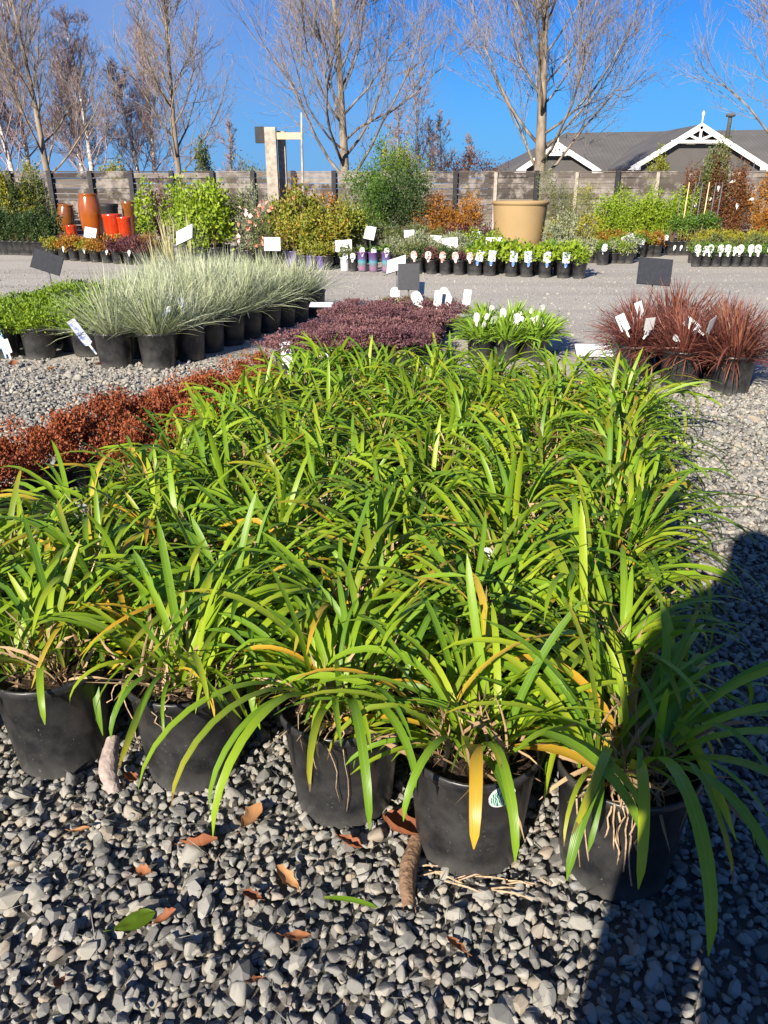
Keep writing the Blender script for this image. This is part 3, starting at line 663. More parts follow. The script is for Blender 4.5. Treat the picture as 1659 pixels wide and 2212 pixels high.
# ---- purple creeping plants
PUR = [leafcloud(2200, (0.22, 0.22, 0.075), 140+i, (0.020, 0.012), 70, 0.16, 0.5, 0.6, 0.04, lowcut=-0.4, droop=0.1).mesh('foliage', MATS['purple_leaf']) for i in range(4)]
for rw in range(6):
    for c_ in range(4):
        q = np.array([-0.80, 6.35])+np.array([0.32, 0.05])*c_+np.array([0.10, 0.37])*rw+rg.normal(0, 0.02, 2)
        if rw == 0 and c_ == 0: lab = 'purple creeping plant in black pot with a white card leaning on its front'
        elif c_ == 0: lab = 'purple creeping plant on the side of its block facing the tussocks'
        elif rw == 5: lab = 'purple-brown creeping plant in the rear row beside the round green mounds'
        else: lab = 'purple creeping plant packed in its low block behind the strap-leaved plants'
        th = potted('creeping_plant', lab, 'potted plant', 'purple creeping plants', q[0], q[1], 0.12, 0.18, [('foliage', PUR[rg.integers(4)], 0.20+rg.uniform(-0.03, 0.05), 'stuff'), ('stems', RST, 0.12, None)])
        if rw == 0 and c_ == 0:
            th.rotation_euler.z = 0; add_tag(th, tag_mesh(0.085, 0.26, 'white_board', 'rect'), 0.02, -0.16, 0.03, 0.1, -0.2, -0.1)
        if rw == 0 and c_ == 1: th.rotation_euler.z = 0; add_tag(th, TAG_L, -0.03, -0.22, 0.05, 0.3, -0.1, 0.1, 1.1); add_tag(th, TAG_W, 0.06, -0.22, 0.05, -0.3, -0.1, -0.2, 1.1)
        if rw == 5 and c_ in (2, 3): th.rotation_euler.z = 0; add_tag(th, TAG_S, 0.05, -0.05, 0.25, 0.2, -0.1, -0.45, 1.1); add_tag(th, TAG_R, 0.2, -0.05, 0.22, 0.1, 0, 0.1, 1.1)
MSS = [leafcloud(1400, (0.17, 0.17, 0.07), 160+i, (0.016, 0.008), 60, 0.12, 0.9, 0.8, 0.03, lowcut=-0.2).mesh('foliage', MATS['moss_green_leaf']) for i in range(2)]
for i, (u, v) in enumerate([(852, 664), (905, 655), (950, 664)]):
    x, y = G(u, v, 0.22)
    th = potted('mound_plant', ['rounded bright green mound plant below the dark sign back', 'rounded bright green mound plant half hidden between two others behind white cards', 'rounded bright green mound plant at the path-side corner of the purple block'][i], 'potted plant', 'round bright green mounds', x, y+0.1, 0.12, 0.20, [('foliage', MSS[i % 2], 0.21, 'stuff')], rz=0)
    add_tag(th, TAG_S if i != 1 else TAG_R, 0.02*i, -0.02, 0.24, 0.1*i, 0, 0.05, 1.0)

# ---- bright green strappy plants with white tags
LIM = [tuft(170, 0.24, 0.021, 0.15, (0.05, 1.25), (0.1, 1.2), 170+i, 6).mesh('leaves', MATS['lime_blade']) for i in range(3)]
for rw in range(3):
    for c_ in range(3):
        q = np.array([0.84, 6.90])+np.array([0.25, 0.0])*c_+np.array([0.06, 0.27])*rw+rg.normal(0, 0.015, 2)
        lab = 'bright green strappy plant with white tags in the front row of its small block' if rw == 0 else 'bright green strappy plant with white tags behind the front ones of its small block'
        th = potted('strappy_plant', lab, 'potted plant', 'bright green strappy plants with white tags', q[0], q[1], 0.13, 0.20, [('leaves', LIM[rg.integers(3)], 0.18, 'stuff')], rz=0)
        for k in range(2): add_tag(th, TAG_W if k else TAG_L, rg.uniform(-.1, .1), rg.uniform(-.1, .05), 0.26+rg.uniform(0, 0.05), rg.uniform(-.6, .6), rg.normal(0, .3), rg.normal(0, .5), 0.85)

# ---- bronze-red grasses
BRZ = [tuft(440, 0.40, 0.0090, 0.16, (0.03, 1.6), (-0.4, 1.3), 180+i, 7).mesh('grass_tuft', MATS['bronze_blade']) for i in range(4)]
for rw in range(3):
    for c_ in range(3):
        q = np.array([2.00, 6.13])+np.array([0.31, -0.20])*c_+np.array([0.10, 0.37])*rw+rg.normal(0, 0.015, 2)
        if rw == 0: lab = ['bronze-red grass in black pot beside the flat white card on the gravel', 'bronze-red grass in black pot at the middle of its front row, with big white tags', 'bronze-red grass in black pot at the outer corner, leaves trailing over its rim'][c_]
        else: lab = 'bronze-red grass packed behind the front pots of its block'
        th = potted('bronze_grass', lab, 'potted grass', 'bronze-red grasses', q[0], q[1], 0.165, 0.29, [('grass_tuft', BRZ[rg.integers(4)], 0.26, 'stuff')], rz=0)
        if rw == 0 and c_ == 2:
            V, Q, uv = strap(0.62, 0.020, R(35), R(140), 0.2, 0.2, None, 12, 0.2)
            obj('leaf', mesh_np('leaf', V, Q, MATS['bronze_blade'], uv, np.full(len(V), 0.9)), th, (0.02, -0.06, 0.28), (0, 0, R(-80)))
            V, Q, uv = strap(0.50, 0.016, R(45), R(120), 0.2, 0.2, None, 12, 0.2)
            obj('leaf', mesh_np('leaf', V, Q, MATS['bronze_blade'], uv, np.full(len(V), 0.7)), th, (-0.02, -0.06, 0.28), (0, 0, R(-130)))
        if (rw, c_) in ((0, 0), (0, 1), (1, 0)):
            for k in range(3): add_tag(th, [TAG_R, TAG_W, TAG_R][k], rg.uniform(-.1, .12), rg.uniform(-.22, -.05), 0.34+rg.uniform(0, 0.08), rg.uniform(-.6, .6), rg.normal(0, .4), rg.normal(0, .7), 0.95)

# ---- sign boards on stakes
def sign(name, label, u, v, Y, w_, h_, front, back, yaw=0.0, tilt=-0.3, roll=0.0, group=None, stake=True):
    z = HT(v, Y); x = XU(u, Y, z)
    th = thing(name, label, 'sign', (x, Y, 0.0), yaw, group)
    p = obj('panel', MB().box((0, 0, 0), (w_, 0.004, h_)).mesh('panel', MATS[front]), th, (0, 0, z), (tilt, roll, 0))
    obj('backing', MB().box((0, 0.006, 0), (w_+0.012, 0.006, h_+0.012)).mesh('backing', MATS[back]), p)
    if stake:
        m_ = MB(); m_.tube([(0, 0.025, 0.0), (0, 0.022, z*0.6), (0, 0.016, z-0.02)], [0.008, 0.008, 0.008], 8)
        obj('stake', m_.mesh('stake', MATS['grey_stake'], True), th)
    return th
sign('plant_sign', 'dark grey back of a tilted sign among the green ground-cover pots', 102, 566, 8.7, 0.29, 0.20, 'dark_board', 'dark_board', 0.25, -0.4, 0.35)
sign('plant_sign', 'white sign on a stake above the tall spiky grass', 398, 507, 9.2, 0.26, 0.17, 'white_board', 'dark_board', -0.5, -0.5, -0.35)
sign('plant_sign', 'white sign tilted on a thin stand behind the bright green mounds', 856, 571, 9.4, 0.24, 0.20, 'white_board', 'dark_board', -0.35, -0.8, -0.3)
sign('plant_sign', 'dark grey sign back standing over the bright green mounds', 883, 598, 8.6, 0.22, 0.26, 'dark_board', 'dark_board', 0.0, -0.15, 0.0)
sign('plant_sign', 'dark sign back above the bronze-red grasses', 1415, 587, 7.5, 0.32, 0.23, 'dark_board', 'dark_board', 0.1, -0.2, 0.08)
sign('plant_sign', 'low white sign with dark frame on the gravel beside the bronze-red grasses', 1284, 757, 6.35, 0.31, 0.13, 'white_board', 'dark_board', 0.05, -0.9, 0.02)
sign('plant_sign', 'small pale sign on a thin stake between tussocks and purple plants', 694, 658, 8.2, 0.24, 0.10, 'white_board', 'dark_board', -0.1, -1.25, 0.0)

# =====================================================================================
#                                FENCE AND HOUSE BEHIND
# =====================================================================================
t = NT('weathered_board'); tcn = t.n('ShaderNodeTexCoord'); oi = t.n('ShaderNodeObjectInfo'); mpn = t.n('ShaderNodeMapping'); mpn.inputs['Scale'].default_value = (1.2, 1, 26)
ad = t.n('ShaderNodeVectorMath'); ad.operation = 'ADD'; t.l(tcn.outputs['Object'], ad.inputs[0]); t.l(oi.outputs['Location'], ad.inputs[1]); t.l(ad.outputs[0], mpn.inputs[0])
nz = t.n('ShaderNodeTexNoise'); nz.inputs['Scale'].default_value = 2.2; nz.inputs['Detail'].default_value = 7; nz.inputs['Roughness'].default_value = 0.65; t.l(mpn.outputs[0], nz.inputs['Vector'])
nb = t.n('ShaderNodeTexNoise'); nb.inputs['Scale'].default_value = 3.2; nb.inputs['Detail'].default_value = 8; nb.inputs['Roughness'].default_value = 0.7; t.l(ad.outputs[0], nb.inputs['Vector'])
c = t.ramp(oi.outputs['Random'], [(0.0, (0.045, 0.038, 0.034)), (0.3, (0.095, 0.08, 0.07)), (0.65, (0.16, 0.137, 0.12)), (1.0, (0.25, 0.22, 0.195))])
c = t.mix(t.ramp(nz.outputs['Fac'], [(0.35, (0.75, 0.75, 0.75)), (0.62, (0, 0, 0))]), c, (0.075, 0.062, 0.055))
c = t.mix(t.ramp(nb.outputs['Fac'], [(0.48, (0, 0, 0)), (0.60, (0.75, 0.75, 0.75))]), c, (0.29, 0.26, 0.235))
t.col(c); t.set(rough=0.9, spec=0.15); t.bump(nz.outputs['Fac'], 0.4, 0.01)
simple('dark_post', (0.022, 0.022, 0.026), 0.6, 0.3, 0.3, 10)
simple('pale_timber', (0.34, 0.30, 0.25), 0.9, 0.15, 0.3, 8)
FY = 22.0; FTOP = HT(372, FY)
fence = thing('board_fence', 'long weathered grey horizontal board fence with dark posts behind the plants', 'fence', (0, FY, 0))
BH = 0.128; NB = 14; BAY = 2.12; X0 = XU(983, FY, 1.6)-BAY*7
BOARDS = [MB().box((0, 0, 0), (BAY-0.012, 0.024, BH-0.016+0.004*i)).mesh('board', MATS['weathered_board']) for i in range(3)]
for b in range(13):
    for k in range(NB):
        obj('board', BOARDS[rg.integers(3)], fence, (X0+BAY*(b+0.5), rg.normal(0, 0.010), FTOP-BH*(k+0.5)-0.01+rg.normal(0, 0.004)), (rg.normal(0, 0.02), rg.normal(0, 0.004), 0))
PST = MB().box((0, 0, FTOP/2+0.02), (0.11, 0.07, FTOP+0.04)).mesh('post', MATS['dark_post'])
BAT = MB().box((0, 0, FTOP/2), (0.085, 0.03, FTOP)).mesh('batten', MATS['pale_timber'])
for b in range(14):
    obj('post', PST, fence, (X0+BAY*b, -0.075, 0), (0, 0, 0))
    if b < 13: obj('batten', BAT if b > 5 else PST, fence, (X0+BAY*(b+0.5), -0.05 if b > 5 else -0.075, 0))
CAPB = MB().box((0, 0, 0), (BAY, 0.06, 0.03)).mesh('capping', MATS['weathered_board'])
for b in range(13): obj('capping', CAPB, fence, (X0+BAY*(b+0.5), 0, FTOP+0.012))

t = NT('roof_grey'); tcn = t.n('ShaderNodeTexCoord'); wv = t.n('ShaderNodeTexWave'); wv.bands_direction = 'X'; wv.inputs['Scale'].default_value = 1.6; t.l(tcn.outputs['Object'], wv.inputs['Vector'])
nz = t.noise(0.8, 6); t.col(t.mix(t.math('MULTIPLY', wv.outputs['Fac'], 0.25), t.ramp(nz, [(0.3, (0.095, 0.09, 0.088)), (0.7, (0.135, 0.127, 0.122))]), (0.08, 0.076, 0.074))); t.set(rough=0.75, spec=0.25); t.bump(wv.outputs['Fac'], 0.25, 0.02)
simple('white_trim', (0.78, 0.76, 0.72), 0.6, 0.3, 0.05, 5)
simple('house_wall', (0.085, 0.08, 0.077), 0.8, 0.2, 0.06, 3)
def house_gable(parent, Y, uL, uR, vE, uA, vA, depth, name_suffix=''):
    """a gabled wing: roof slopes, wall, barge boards, king-post truss and finial"""
    zE, zA = HT(vE, Y), HT(vA, Y); xL, xR, xA = XU(uL, Y, zE), XU(uR, Y, zE), XU(uA, Y, zA)
    m = MB(); t_ = 0.10; ov = 0.0
    for (xa, s_) in ((xL, 1), (xR, -1)):
        m.add([(xa, Y, zE), (xA, Y, zA), (xA, Y+depth, zA), (xa, Y+depth, zE), (xa, Y, zE-t_), (xA, Y, zA-t_), (xA, Y+depth, zA-t_), (xa, Y+depth, zE-t_)], [(0, 1, 2, 3), (4, 7, 6, 5), (0, 4, 5, 1), (0, 3, 7, 4)])
    r_ = obj('gable_roof', m.mesh('gable_roof', MATS['roof_grey']), parent)
    m = MB(); yw = Y+0.3
    m.add([(xL+0.3, yw, 0), (xR-0.3, yw, 0), (xR-0.3, yw, zE+0.05), (xA, yw, zA-0.25), (xL+0.3, yw, zE+0.05)], T=[(0, 1, 2), (0, 2, 4), (2, 3, 4)])
    obj('gable_wall', m.mesh('gable_wall', MATS['house_wall']), parent)
    bw = 0.21
    for xa in (xL, xR):
        d = np.array([xA-xa, 0, zA-zE]); l = np.linalg.norm(d); d /= l
        nrm = np.array([-d[2], 0, d[0]]); nrm = nrm if nrm[2] > 0 else -nrm
        m = MB(); a = np.array([xa, Y-0.06, zE]); b = np.array([xA, Y-0.06, zA])
        q = [a+nrm*0.04, b+nrm*0.04, b-nrm*(bw-0.04), a-nrm*(bw-0.04)]
        V = np.array(q+[p+np.array([0, 0.055, 0]) for p in q]); m.add(V, [(0, 1, 2, 3), (7, 6, 5, 4), (0, 4, 5, 1), (3, 2, 6, 7), (0, 3, 7, 4), (1, 5, 6, 2)])
        bb = obj('barge_board', m.mesh('barge_board', MATS['white_trim']), parent)
        m = MB(); sgn = 1 if xa < xA else -1
        m.add([(xa-sgn*0.15, Y-0.075, zE-0.10), (xa+sgn*0.42, Y-0.075, zE-0.10), (xa+sgn*0.42, Y-0.075, zE+0.22)], T=[(0, 1, 2), (0, 2, 1)])
        obj('barge_foot', m.mesh('barge_foot', MATS['white_trim']), bb)
    # collar, king post, two struts
    f = 0.40; zc = zA-(zA-zE)*f; hw = (xR-xL)/2*f
    tr = obj('gable_truss', MB().box((xA, Y-0.03, zc), (hw*2, 0.05, 0.12)).mesh('gable_truss', MATS['white_trim']), parent)
    obj('king_post', MB().box((xA, Y-0.035, (zc+zA)/2-0.05), (0.09, 0.05, zA-zc-0.1)).mesh('king_post', MATS['white_trim']), tr)
    for s_ in (-1, 1):
        x0, x1, z0, z1 = xA, xA+s_*hw*0.52, zc+0.06, zc+(zA-zc)*0.46
        L_ = math.hypot(x1-x0, z1-z0); an = math.atan2(z1-z0, x1-x0)
        obj('strut', MB().box(((x0+x1)/2, Y-0.04, (z0+z1)/2), (L_, 0.05, 0.085), (0, -an, 0)).mesh('strut', MATS['white_trim']), tr)
    m = MB(); m.tube([(xA, Y-0.03, zA-0.1), (xA, Y-0.03, zA+0.30), (xA, Y-0.03, zA+0.34), (xA, Y-0.03, zA+0.42), (xA, Y-0.03, zA+0.5)], [0.04, 0.035, 0.065, 0.06, 0.02], 8)
    obj('finial', m.mesh('finial', MATS['white_trim'], True), parent)
HY = 40.0
house = thing('house', 'low house with grey hipped roof and two white trimmed gables behind the fence', 'house', (0, 0, 0))
zR = HT(287, HY+5); zEv = HT(372, HY)
xl, xr = XU(1090, HY, zEv), 34.0; xrl = XU(1222, HY+5, zR)
m = MB(); m.add([(xl, HY, zEv), (xr, HY, zEv), (xr, HY+5, zR+0.35), (xrl, HY+5, zR), (xl, HY+10, zEv), (xr, HY+10, zEv)], [(0, 1, 2, 3), (3, 2, 5, 4)], [(0, 3, 4)])
obj('roof', m.mesh('roof', MATS['roof_grey']), house)
obj('wall', MB().box(((xl+xr)/2, HY+5, zEv/2-0.02), (xr-xl-0.8, 9.0, zEv)).mesh('wall', MATS['house_wall']), house)
house_gable(house, 38.6, 1116, 1298, 369, 1205, 309, 3.5)
house_gable(house, 36.5, 1362, 1662, 362, 1516, 268, 6.0)
zf = HT(252, 41); xf = XU(1578, 41, zf)
m = MB(); m.tube([(xf, 41, zf-1.3), (xf, 41, zf), (xf, 41, zf+0.02)], [0.09, 0.09, 0.09], 10); m.tube([(xf, 41, zf), (xf, 41, zf+0.1), (xf, 41, zf+0.16)], [0.20, 0.22, 0.06], 10)
obj('roof_flue', m.mesh('roof_flue', MATS['house_wall'], True), house)

# ---- timber frame beside the display: two posts and a pale arm
tf = thing('timber_post_frame', 'pair of tall weathered timber posts with a pale wooden arm near the top', 'post', (0, 0, 0))
PY = 18.5; zt = HT(275, PY); xp = XU(587, PY, 2)
obj('post', MB().box((xp, PY, zt/2), (0.24, 0.20, zt)).mesh('post', MATS['pale_timber']), tf)
obj('post', MB().box((xp+0.20, PY+0.28, zt/2-0.03), (0.16, 0.20, zt-0.06)).mesh('post', MATS['pale_timber']), tf)
simple('new_timber', (0.62, 0.46, 0.27), 0.8, 0.2, 0.15, 10)
obj('arm', MB().box((xp+0.42, PY-0.02, HT(294, PY)), (0.56, 0.09, 0.13)).mesh('arm', MATS['new_timber']), tf)
obj('lamp_box', MB().box((xp-0.24, PY+0.1, HT(291, PY)), (0.20, 0.16, 0.32)).mesh('lamp_box', MATS['dark_post']), tf)
zt = HT(243, 17.8); xs_ = XU(655, 17.8, 1.5)
m = MB(); m.tube([(xs_-0.02, 17.8, 0), (xs_-0.01, 17.8, 1.2), (xs_, 17.8, 2.2), (xs_+0.02, 17.8, zt)], [0.03, 0.028, 0.025, 0.02], 7)
sk = obj('wooden_stake', m.mesh('wooden_stake', MATS['pale_timber'], True)); tag(sk, 'tall thin wooden stake beside the timber posts', 'stake')

# =====================================================================================
#                                     TREES
# =====================================================================================
def barkmat(name, c1, c2, scale=4, zs=0.3):
    t = NT(name); tcn = t.n('ShaderNodeTexCoord'); mpn = t.n('ShaderNodeMapping'); mpn.inputs['Scale'].default_value = (1, 1, zs); t.l(tcn.outputs['Object'], mpn.inputs[0])
    nz = t.n('ShaderNodeTexNoise'); nz.inputs['Scale'].default_value = scale; nz.inputs['Detail'].default_value = 7; t.l(mpn.outputs[0], nz.inputs['Vector'])
    t.col(t.ramp(nz.outputs['Fac'], [(0.38, c1), (0.6, c2)])); t.set(rough=0.9, spec=0.15); t.bump(nz.outputs['Fac'], 0.5, 0.02); return t.m
barkmat('maple_bark', (0.09, 0.07, 0.055), (0.26, 0.215, 0.165), 6)
barkmat('birch_bark', (0.20, 0.17, 0.15), (0.66, 0.61, 0.55), 5, 3.0)
simple('twig_brown', (0.245, 0.205, 0.19), 0.9, 0.15, 0.3, 3)
simple('twig_purple', (0.29, 0.215, 0.205), 0.9, 0.15, 0.3, 3)
def grow_tree(name, label, x, y, height, r0, seed, lean=(0, 0), fork=0.16, nprim=15, ang=(30, 62), up=0.55, plen=0.55, sec=8, ter=6, qua=0, bark='maple_bark', twig='twig_brown', group=None, twr=0.0055, crook=0.02, cat='tree'):
    g = np.random.default_rng(seed); TR, BR, TW = MB(), MB(), MB()
    def path(p, d, L_, n, rad, end, upb, jit):
        pts = [p]; d = d/np.linalg.norm(d)
        for i in range(n):
            d = d+np.array([0, 0, upb/n])+g.normal(0, jit, 3); d /= np.linalg.norm(d); pts.append(pts[-1]+d*L_/n)
        return np.array(pts), np.linspace(rad, end, n+1)
    def child(pts, rad, f):
        k = f*(len(pts)-1); i = min(int(k), len(pts)-2); q = k-i
        d = pts[i+1]-pts[i]; return pts[i]*(1-q)+pts[i+1]*q, d/np.linalg.norm(d), rad[i]*(1-q)+rad[i+1]*q
    def off(d, a):
        r_ = g.normal(size=3); r_ -= d*np.dot(r_, d); r_ /= np.linalg.norm(r_); return d*math.cos(a)+r_*math.sin(a)
    tp, tr = path(np.zeros(3), np.array([lean[0], lean[1], 1.0]), height*0.94, 12, r0, 0.012, 0.15, crook)
    tr[0] *= 1.25
    TR.tube(tp, tr, 9)
    for i in range(nprim):
        f = fork+(0.93-fork)*((i+g.uniform(0, 0.8))/nprim)**1.05
        p, d, rr_ = child(tp, tr, f); az = i*2.4+g.normal(0, 0.3); a = R(ang[1]+(ang[0]-ang[1])*f+g.normal(0, 5))
        dv = np.array([math.cos(az)*math.sin(a), math.sin(az)*math.sin(a), math.cos(a)])
        L1 = height*plen*(1-0.80*f)*g.uniform(0.8, 1.15)
        bp, br = path(p, dv, L1, 7, min(rr_*0.5, 0.005+L1*0.0085), 0.007, up, 0.11); BR.tube(bp, br, 5)
        for j in range(sec):
            f2 = g.uniform(0.18, 0.98); p2, d2, r2 = child(bp, br, f2); L2 = L1*0.52*(1.1-0.6*f2)*g.uniform(0.6, 1.2)
            cp, cr_ = path(p2, off(d2, R(g.uniform(25, 50))), L2, 5, min(r2*0.75, 0.011), twr, up*0.8, 0.13); BR.tube(cp, cr_, 3, cap=False)
            for k in range(ter):
                f3 = g.uniform(0.15, 1.0); p3_, d3, r3 = child(cp, cr_, f3); L3 = max(0.16, L2*0.5*g.uniform(0.5, 1.2))
                ep, er = path(p3_, off(d3, R(g.uniform(20, 48))), L3, 3, twr*0.9, twr*0.6, up*0.6, 0.12); TW.tube(ep, er, 3, cap=False)
                for l_ in range(qua):
                    p4_, d4, r4 = child(ep, er, g.uniform(0.2, 1.0)); fp, fr = path(p4_, off(d4, R(g.uniform(20, 50))), L3*0.55, 2, twr*0.85, twr*0.6, 0.3, 0.08); TW.tube(fp, fr, 3, cap=False)
    th = thing(name, label, cat, (x, y, 0), 0, group)
    obj('trunk', TR.mesh('trunk', MATS[bark], True), th); obj('branches', BR.mesh('branches', MATS[bark if bark == 'maple_bark' else twig], True), th)
    obj('twigs', TW.mesh('twigs', MATS[twig], True), th, kind='stuff'); return th
TY = 25.5
grow_tree('bare_tree', 'bare tree with low forked limbs behind the timber posts', XU(748, TY, 1.5), TY, 8.8, 0.17, 1, (-0.01, 0), 0.17, 26, (20, 66), 0.85, 0.66, 12, 8, 2, group='bare trees behind the fence')
grow_tree('bare_tree', 'large bare tree with thick pale trunk in front of the house roof', XU(1163, 24.5, 1.5), 24.5, 9.6, 0.21, 2, (0.035, 0), 0.17, 28, (22, 68), 0.80, 0.64, 12, 8, 2, group='bare trees behind the fence')
grow_tree('bare_tree', 'bare tree beyond the large gable, only its side branches in view', XU(1765, 25, 1.5), 25, 9.0, 0.20, 3, (0.0, 0), 0.16, 28, (26, 64), 0.7, 0.70, 10, 7, 1, group='bare trees behind the fence')
grow_tree('bare_tree', 'slender bare tree with straight grey trunk behind the bright green shrub', XU(390, 26, 1.5), 26, 8.4, 0.11, 4, (0.0, 0), 0.20, 20, (20, 60), 0.75, 0.50, 10, 7, 2, group='bare trees behind the fence')
grow_tree('bare_tree', 'bare grey-trunked tree between white birches at the fence end', XU(112, 26, 1.5), 26, 9.0, 0.12, 5, (-0.03, 0), 0.18, 20, (20, 55), 0.75, 0.48, 10, 7, 2, group='bare trees behind the fence')
for i, (u, ln, hh, Yb) in enumerate([(42, -0.10, 7.6, 27), (68, -0.05, 8.0, 28), (20, -0.18, 7.0, 27.5), (206, -0.02, 6.6, 27), (190, -0.10, 5.6, 28.5), (345, -0.06, 6.4, 29), (318, -0.14, 5.4, 29), (-40, 0.02, 7.6, 28)]):
    grow_tree('birch_tree', 'white-trunked birch with reddish twigs behind the fence', XU(u, Yb, 1.5), Yb, hh, 0.10, 20+i, (ln, 0), 0.22, 24, (18, 48), 0.5, 0.42, 9, 7, 2, 'birch_bark', 'twig_purple', 'white birches behind the fence', 0.0052, 0.03)
for i, (u, hh, Yb) in enumerate([(905, 6.0, 34), (955, 4.4, 36), (860, 4.6, 36), (500, 4.2, 36), (930, 3.9, 33), (1000, 3.6, 38)]):
    grow_tree('bare_sapling', 'small far bare tree with purplish twigs beyond the fence', XU(u, Yb, 1.5), Yb, hh, 0.07, 50+i, (0, 0), 0.2, 14, (15, 40), 0.4, 0.36, 6, 5, 2, 'maple_bark', 'twig_purple', 'small far bare trees', 0.008, 0.03)

# =====================================================================================
#                         PLANTS BEYOND THE DRIVE AND BY THE FENCE
# =====================================================================================
FM = {
 'lime':   [(0.0, (0.09, 0.17, 0.012)), (0.5, (0.20, 0.30, 0.015)), (1.0, (0.36, 0.44, 0.03))],
 'green':  [(0.0, (0.035, 0.085, 0.012)), (0.6, (0.09, 0.18, 0.018)), (1.0, (0.18, 0.28, 0.03))],
 'dark':   [(0.0, (0.018, 0.040, 0.012)), (0.6, (0.045, 0.085, 0.020)), (1.0, (0.10, 0.14, 0.04))],
 'olive':  [(0.0, (0.07, 0.09, 0.03)), (0.6, (0.14, 0.17, 0.05)), (1.0, (0.23, 0.25, 0.09))],
 'yellow': [(0.0, (0.14, 0.15, 0.015)), (0.6, (0.28, 0.27, 0.02)), (1.0, (0.42, 0.36, 0.03))],
 'orange': [(0.0, (0.13, 0.06, 0.012)), (0.6, (0.30, 0.12, 0.014)), (1.0, (0.45, 0.22, 0.02))],
 'redgold':[(0.0, (0.22, 0.045, 0.018)), (0.5, (0.36, 0.18, 0.02)), (1.0, (0.40, 0.34, 0.03))],
 'plum':   [(0.0, (0.055, 0.018, 0.026)), (0.6, (0.12, 0.040, 0.050)), (1.0, (0.20, 0.07, 0.06))],
 'silver': [(0.0, (0.16, 0.19, 0.10)), (0.6, (0.30, 0.33, 0.19)), (1.0, (0.46, 0.48, 0.32))],
 'photinia':[(0.0, (0.09, 0.13, 0.02)), (0.55, (0.22, 0.24, 0.025)), (0.85, (0.36, 0.25, 0.03)), (1.0, (0.45, 0.20, 0.08))],
 'redbrown':[(0.0, (0.085, 0.030, 0.016)), (0.6, (0.17, 0.065, 0.025)), (1.0, (0.23, 0.13, 0.03))]}
for k, v in FM.items(): leafmat('leaf_'+k, v, 0.25, 0.5, 0.2)
simple('salmon_petal', (0.75, 0.28, 0.20), 0.6, 0.2, 0.15, 30)
simple('pale_pink_petal', (0.80, 0.55, 0.50), 0.6, 0.2, 0.1, 30)
FOL = {}
def fol(kind, rx, rz, seed, n=900, size=(0.055, 0.03), clumps=34, clump_r=0.2, **kw):
    key = (kind, rx, rz, seed % 3, n, size)
    if key not in FOL: FOL[key] = leafcloud(n, (rx, rx, rz), seed % 3+hash_(kind), size, clumps, clump_r, 0.5, 0.45, rz, **kw).mesh('foliage', MATS['leaf_'+kind])
    return FOL[key]
def hash_(s): return sum(ord(ch)*(i+3) for i, ch in enumerate(s))
BST = {}
def bstem(h, sp):
    k = (round(h, 2), round(sp, 2))
    if k not in BST: BST[k] = stems(6, 0.06, h, sp, 9, 0.010).mesh('stems', MATS['stem_brown'])
    return BST[k]
def bush(kind, label, group, u, vtop, Y, wpx, r=0.13, h=0.22, n=900, size=(0.055, 0.03), potm='black_plastic', low=0.0, cat='potted shrub', name='potted_shrub', X=None, **kw):
    """a shrub in a pot: top at picture height vtop when standing at distance Y"""
    zt_ = HT(vtop, Y); x = XU(u, Y, zt_*0.5) if X is None else X
    rx = max(0.08, wpx/FPX*Y*0.5*1.3); z0 = h-0.04+low; rz = max(0.05, (zt_-z0)/2*1.12)
    s_ = int(rg.integers(3)); n = int(n*1.45)
    rx, rz = round(rx, 2), round(rz, 2)
    parts = [('foliage', fol(kind, rx, rz, s_, n, size, **kw), z0, 'stuff'), ('stems', bstem(max(0.08, z0-h+rz*1.2+0.04), rx*0.6), h-0.03, None)]
    return potted(name, label, cat, group, x, Y, r, h, parts, potm, rz=0)

# far corner: dark green shrubs and taller staked plants
for i in range(12):
    u = -30+i*13; bush('dark', 'dark green bushy shrub in the shaded row of black pots by the fence end', 'dark shrubs by the fence end', u, 446+(i*7) % 26, 18.5-0.05*i, 30, 0.15, 0.30, 700, (0.05, 0.03))
    if i % 3 == 1: pass
for i in range(9):
    u = -20+i*15; th = bush(['olive', 'dark', 'olive', 'yellow'][i % 4], 'tall narrow staked plant with thin olive foliage by the fence end', 'tall staked plants by the fence end', u, 380+(i*13) % 34, 20.3, 30, 0.14, 0.28, 1700, (0.07, 0.03))
    obj('stake', MB().tube([(0.05, 0, 0.2), (0.06, 0, 1.6)], [0.012, 0.012], 6).mesh('stake', MATS['grey_stake'], True), th)
for i in range(9):
    a_ = np.array(G(118, 560))+(np.array(G(305, 573))-np.array(G(118, 560)))*i/8
    k = ['yellow', 'redgold', 'redgold', 'yellow', 'redgold', 'orange', 'plum', 'plum', 'plum'][i]
    lab = {'plum': 'low purple-leaved shrub in black pot below the red glazed pots', 'orange': 'low orange-leaved shrub in black pot between yellow and purple ones', 'yellow': 'low golden yellow shrub in black pot at the drive edge below the orange jar', 'redgold': 'low red and gold shrub in black pot at the drive edge below the orange jar'}[k]
    for rw in range(2):
        th = bush(k if rw == 0 else ['redgold', 'plum', 'redgold'][i % 3], lab if rw == 0 else 'low red and gold shrub in the second row below the glazed pots', 'low red and gold shrubs by the drive', 0, 518-5*rw, a_[1]+0.35*rw, 34, 0.12, 0.24, 420, (0.045, 0.025), X=a_[0]+0.05*rw)
        if rw == 0 and i % 2: add_tag(th, TAG_W, 0.05, -0.13, 0.16, rg.uniform(-.4, .4), 0, rg.normal(0, .2), 1.2)
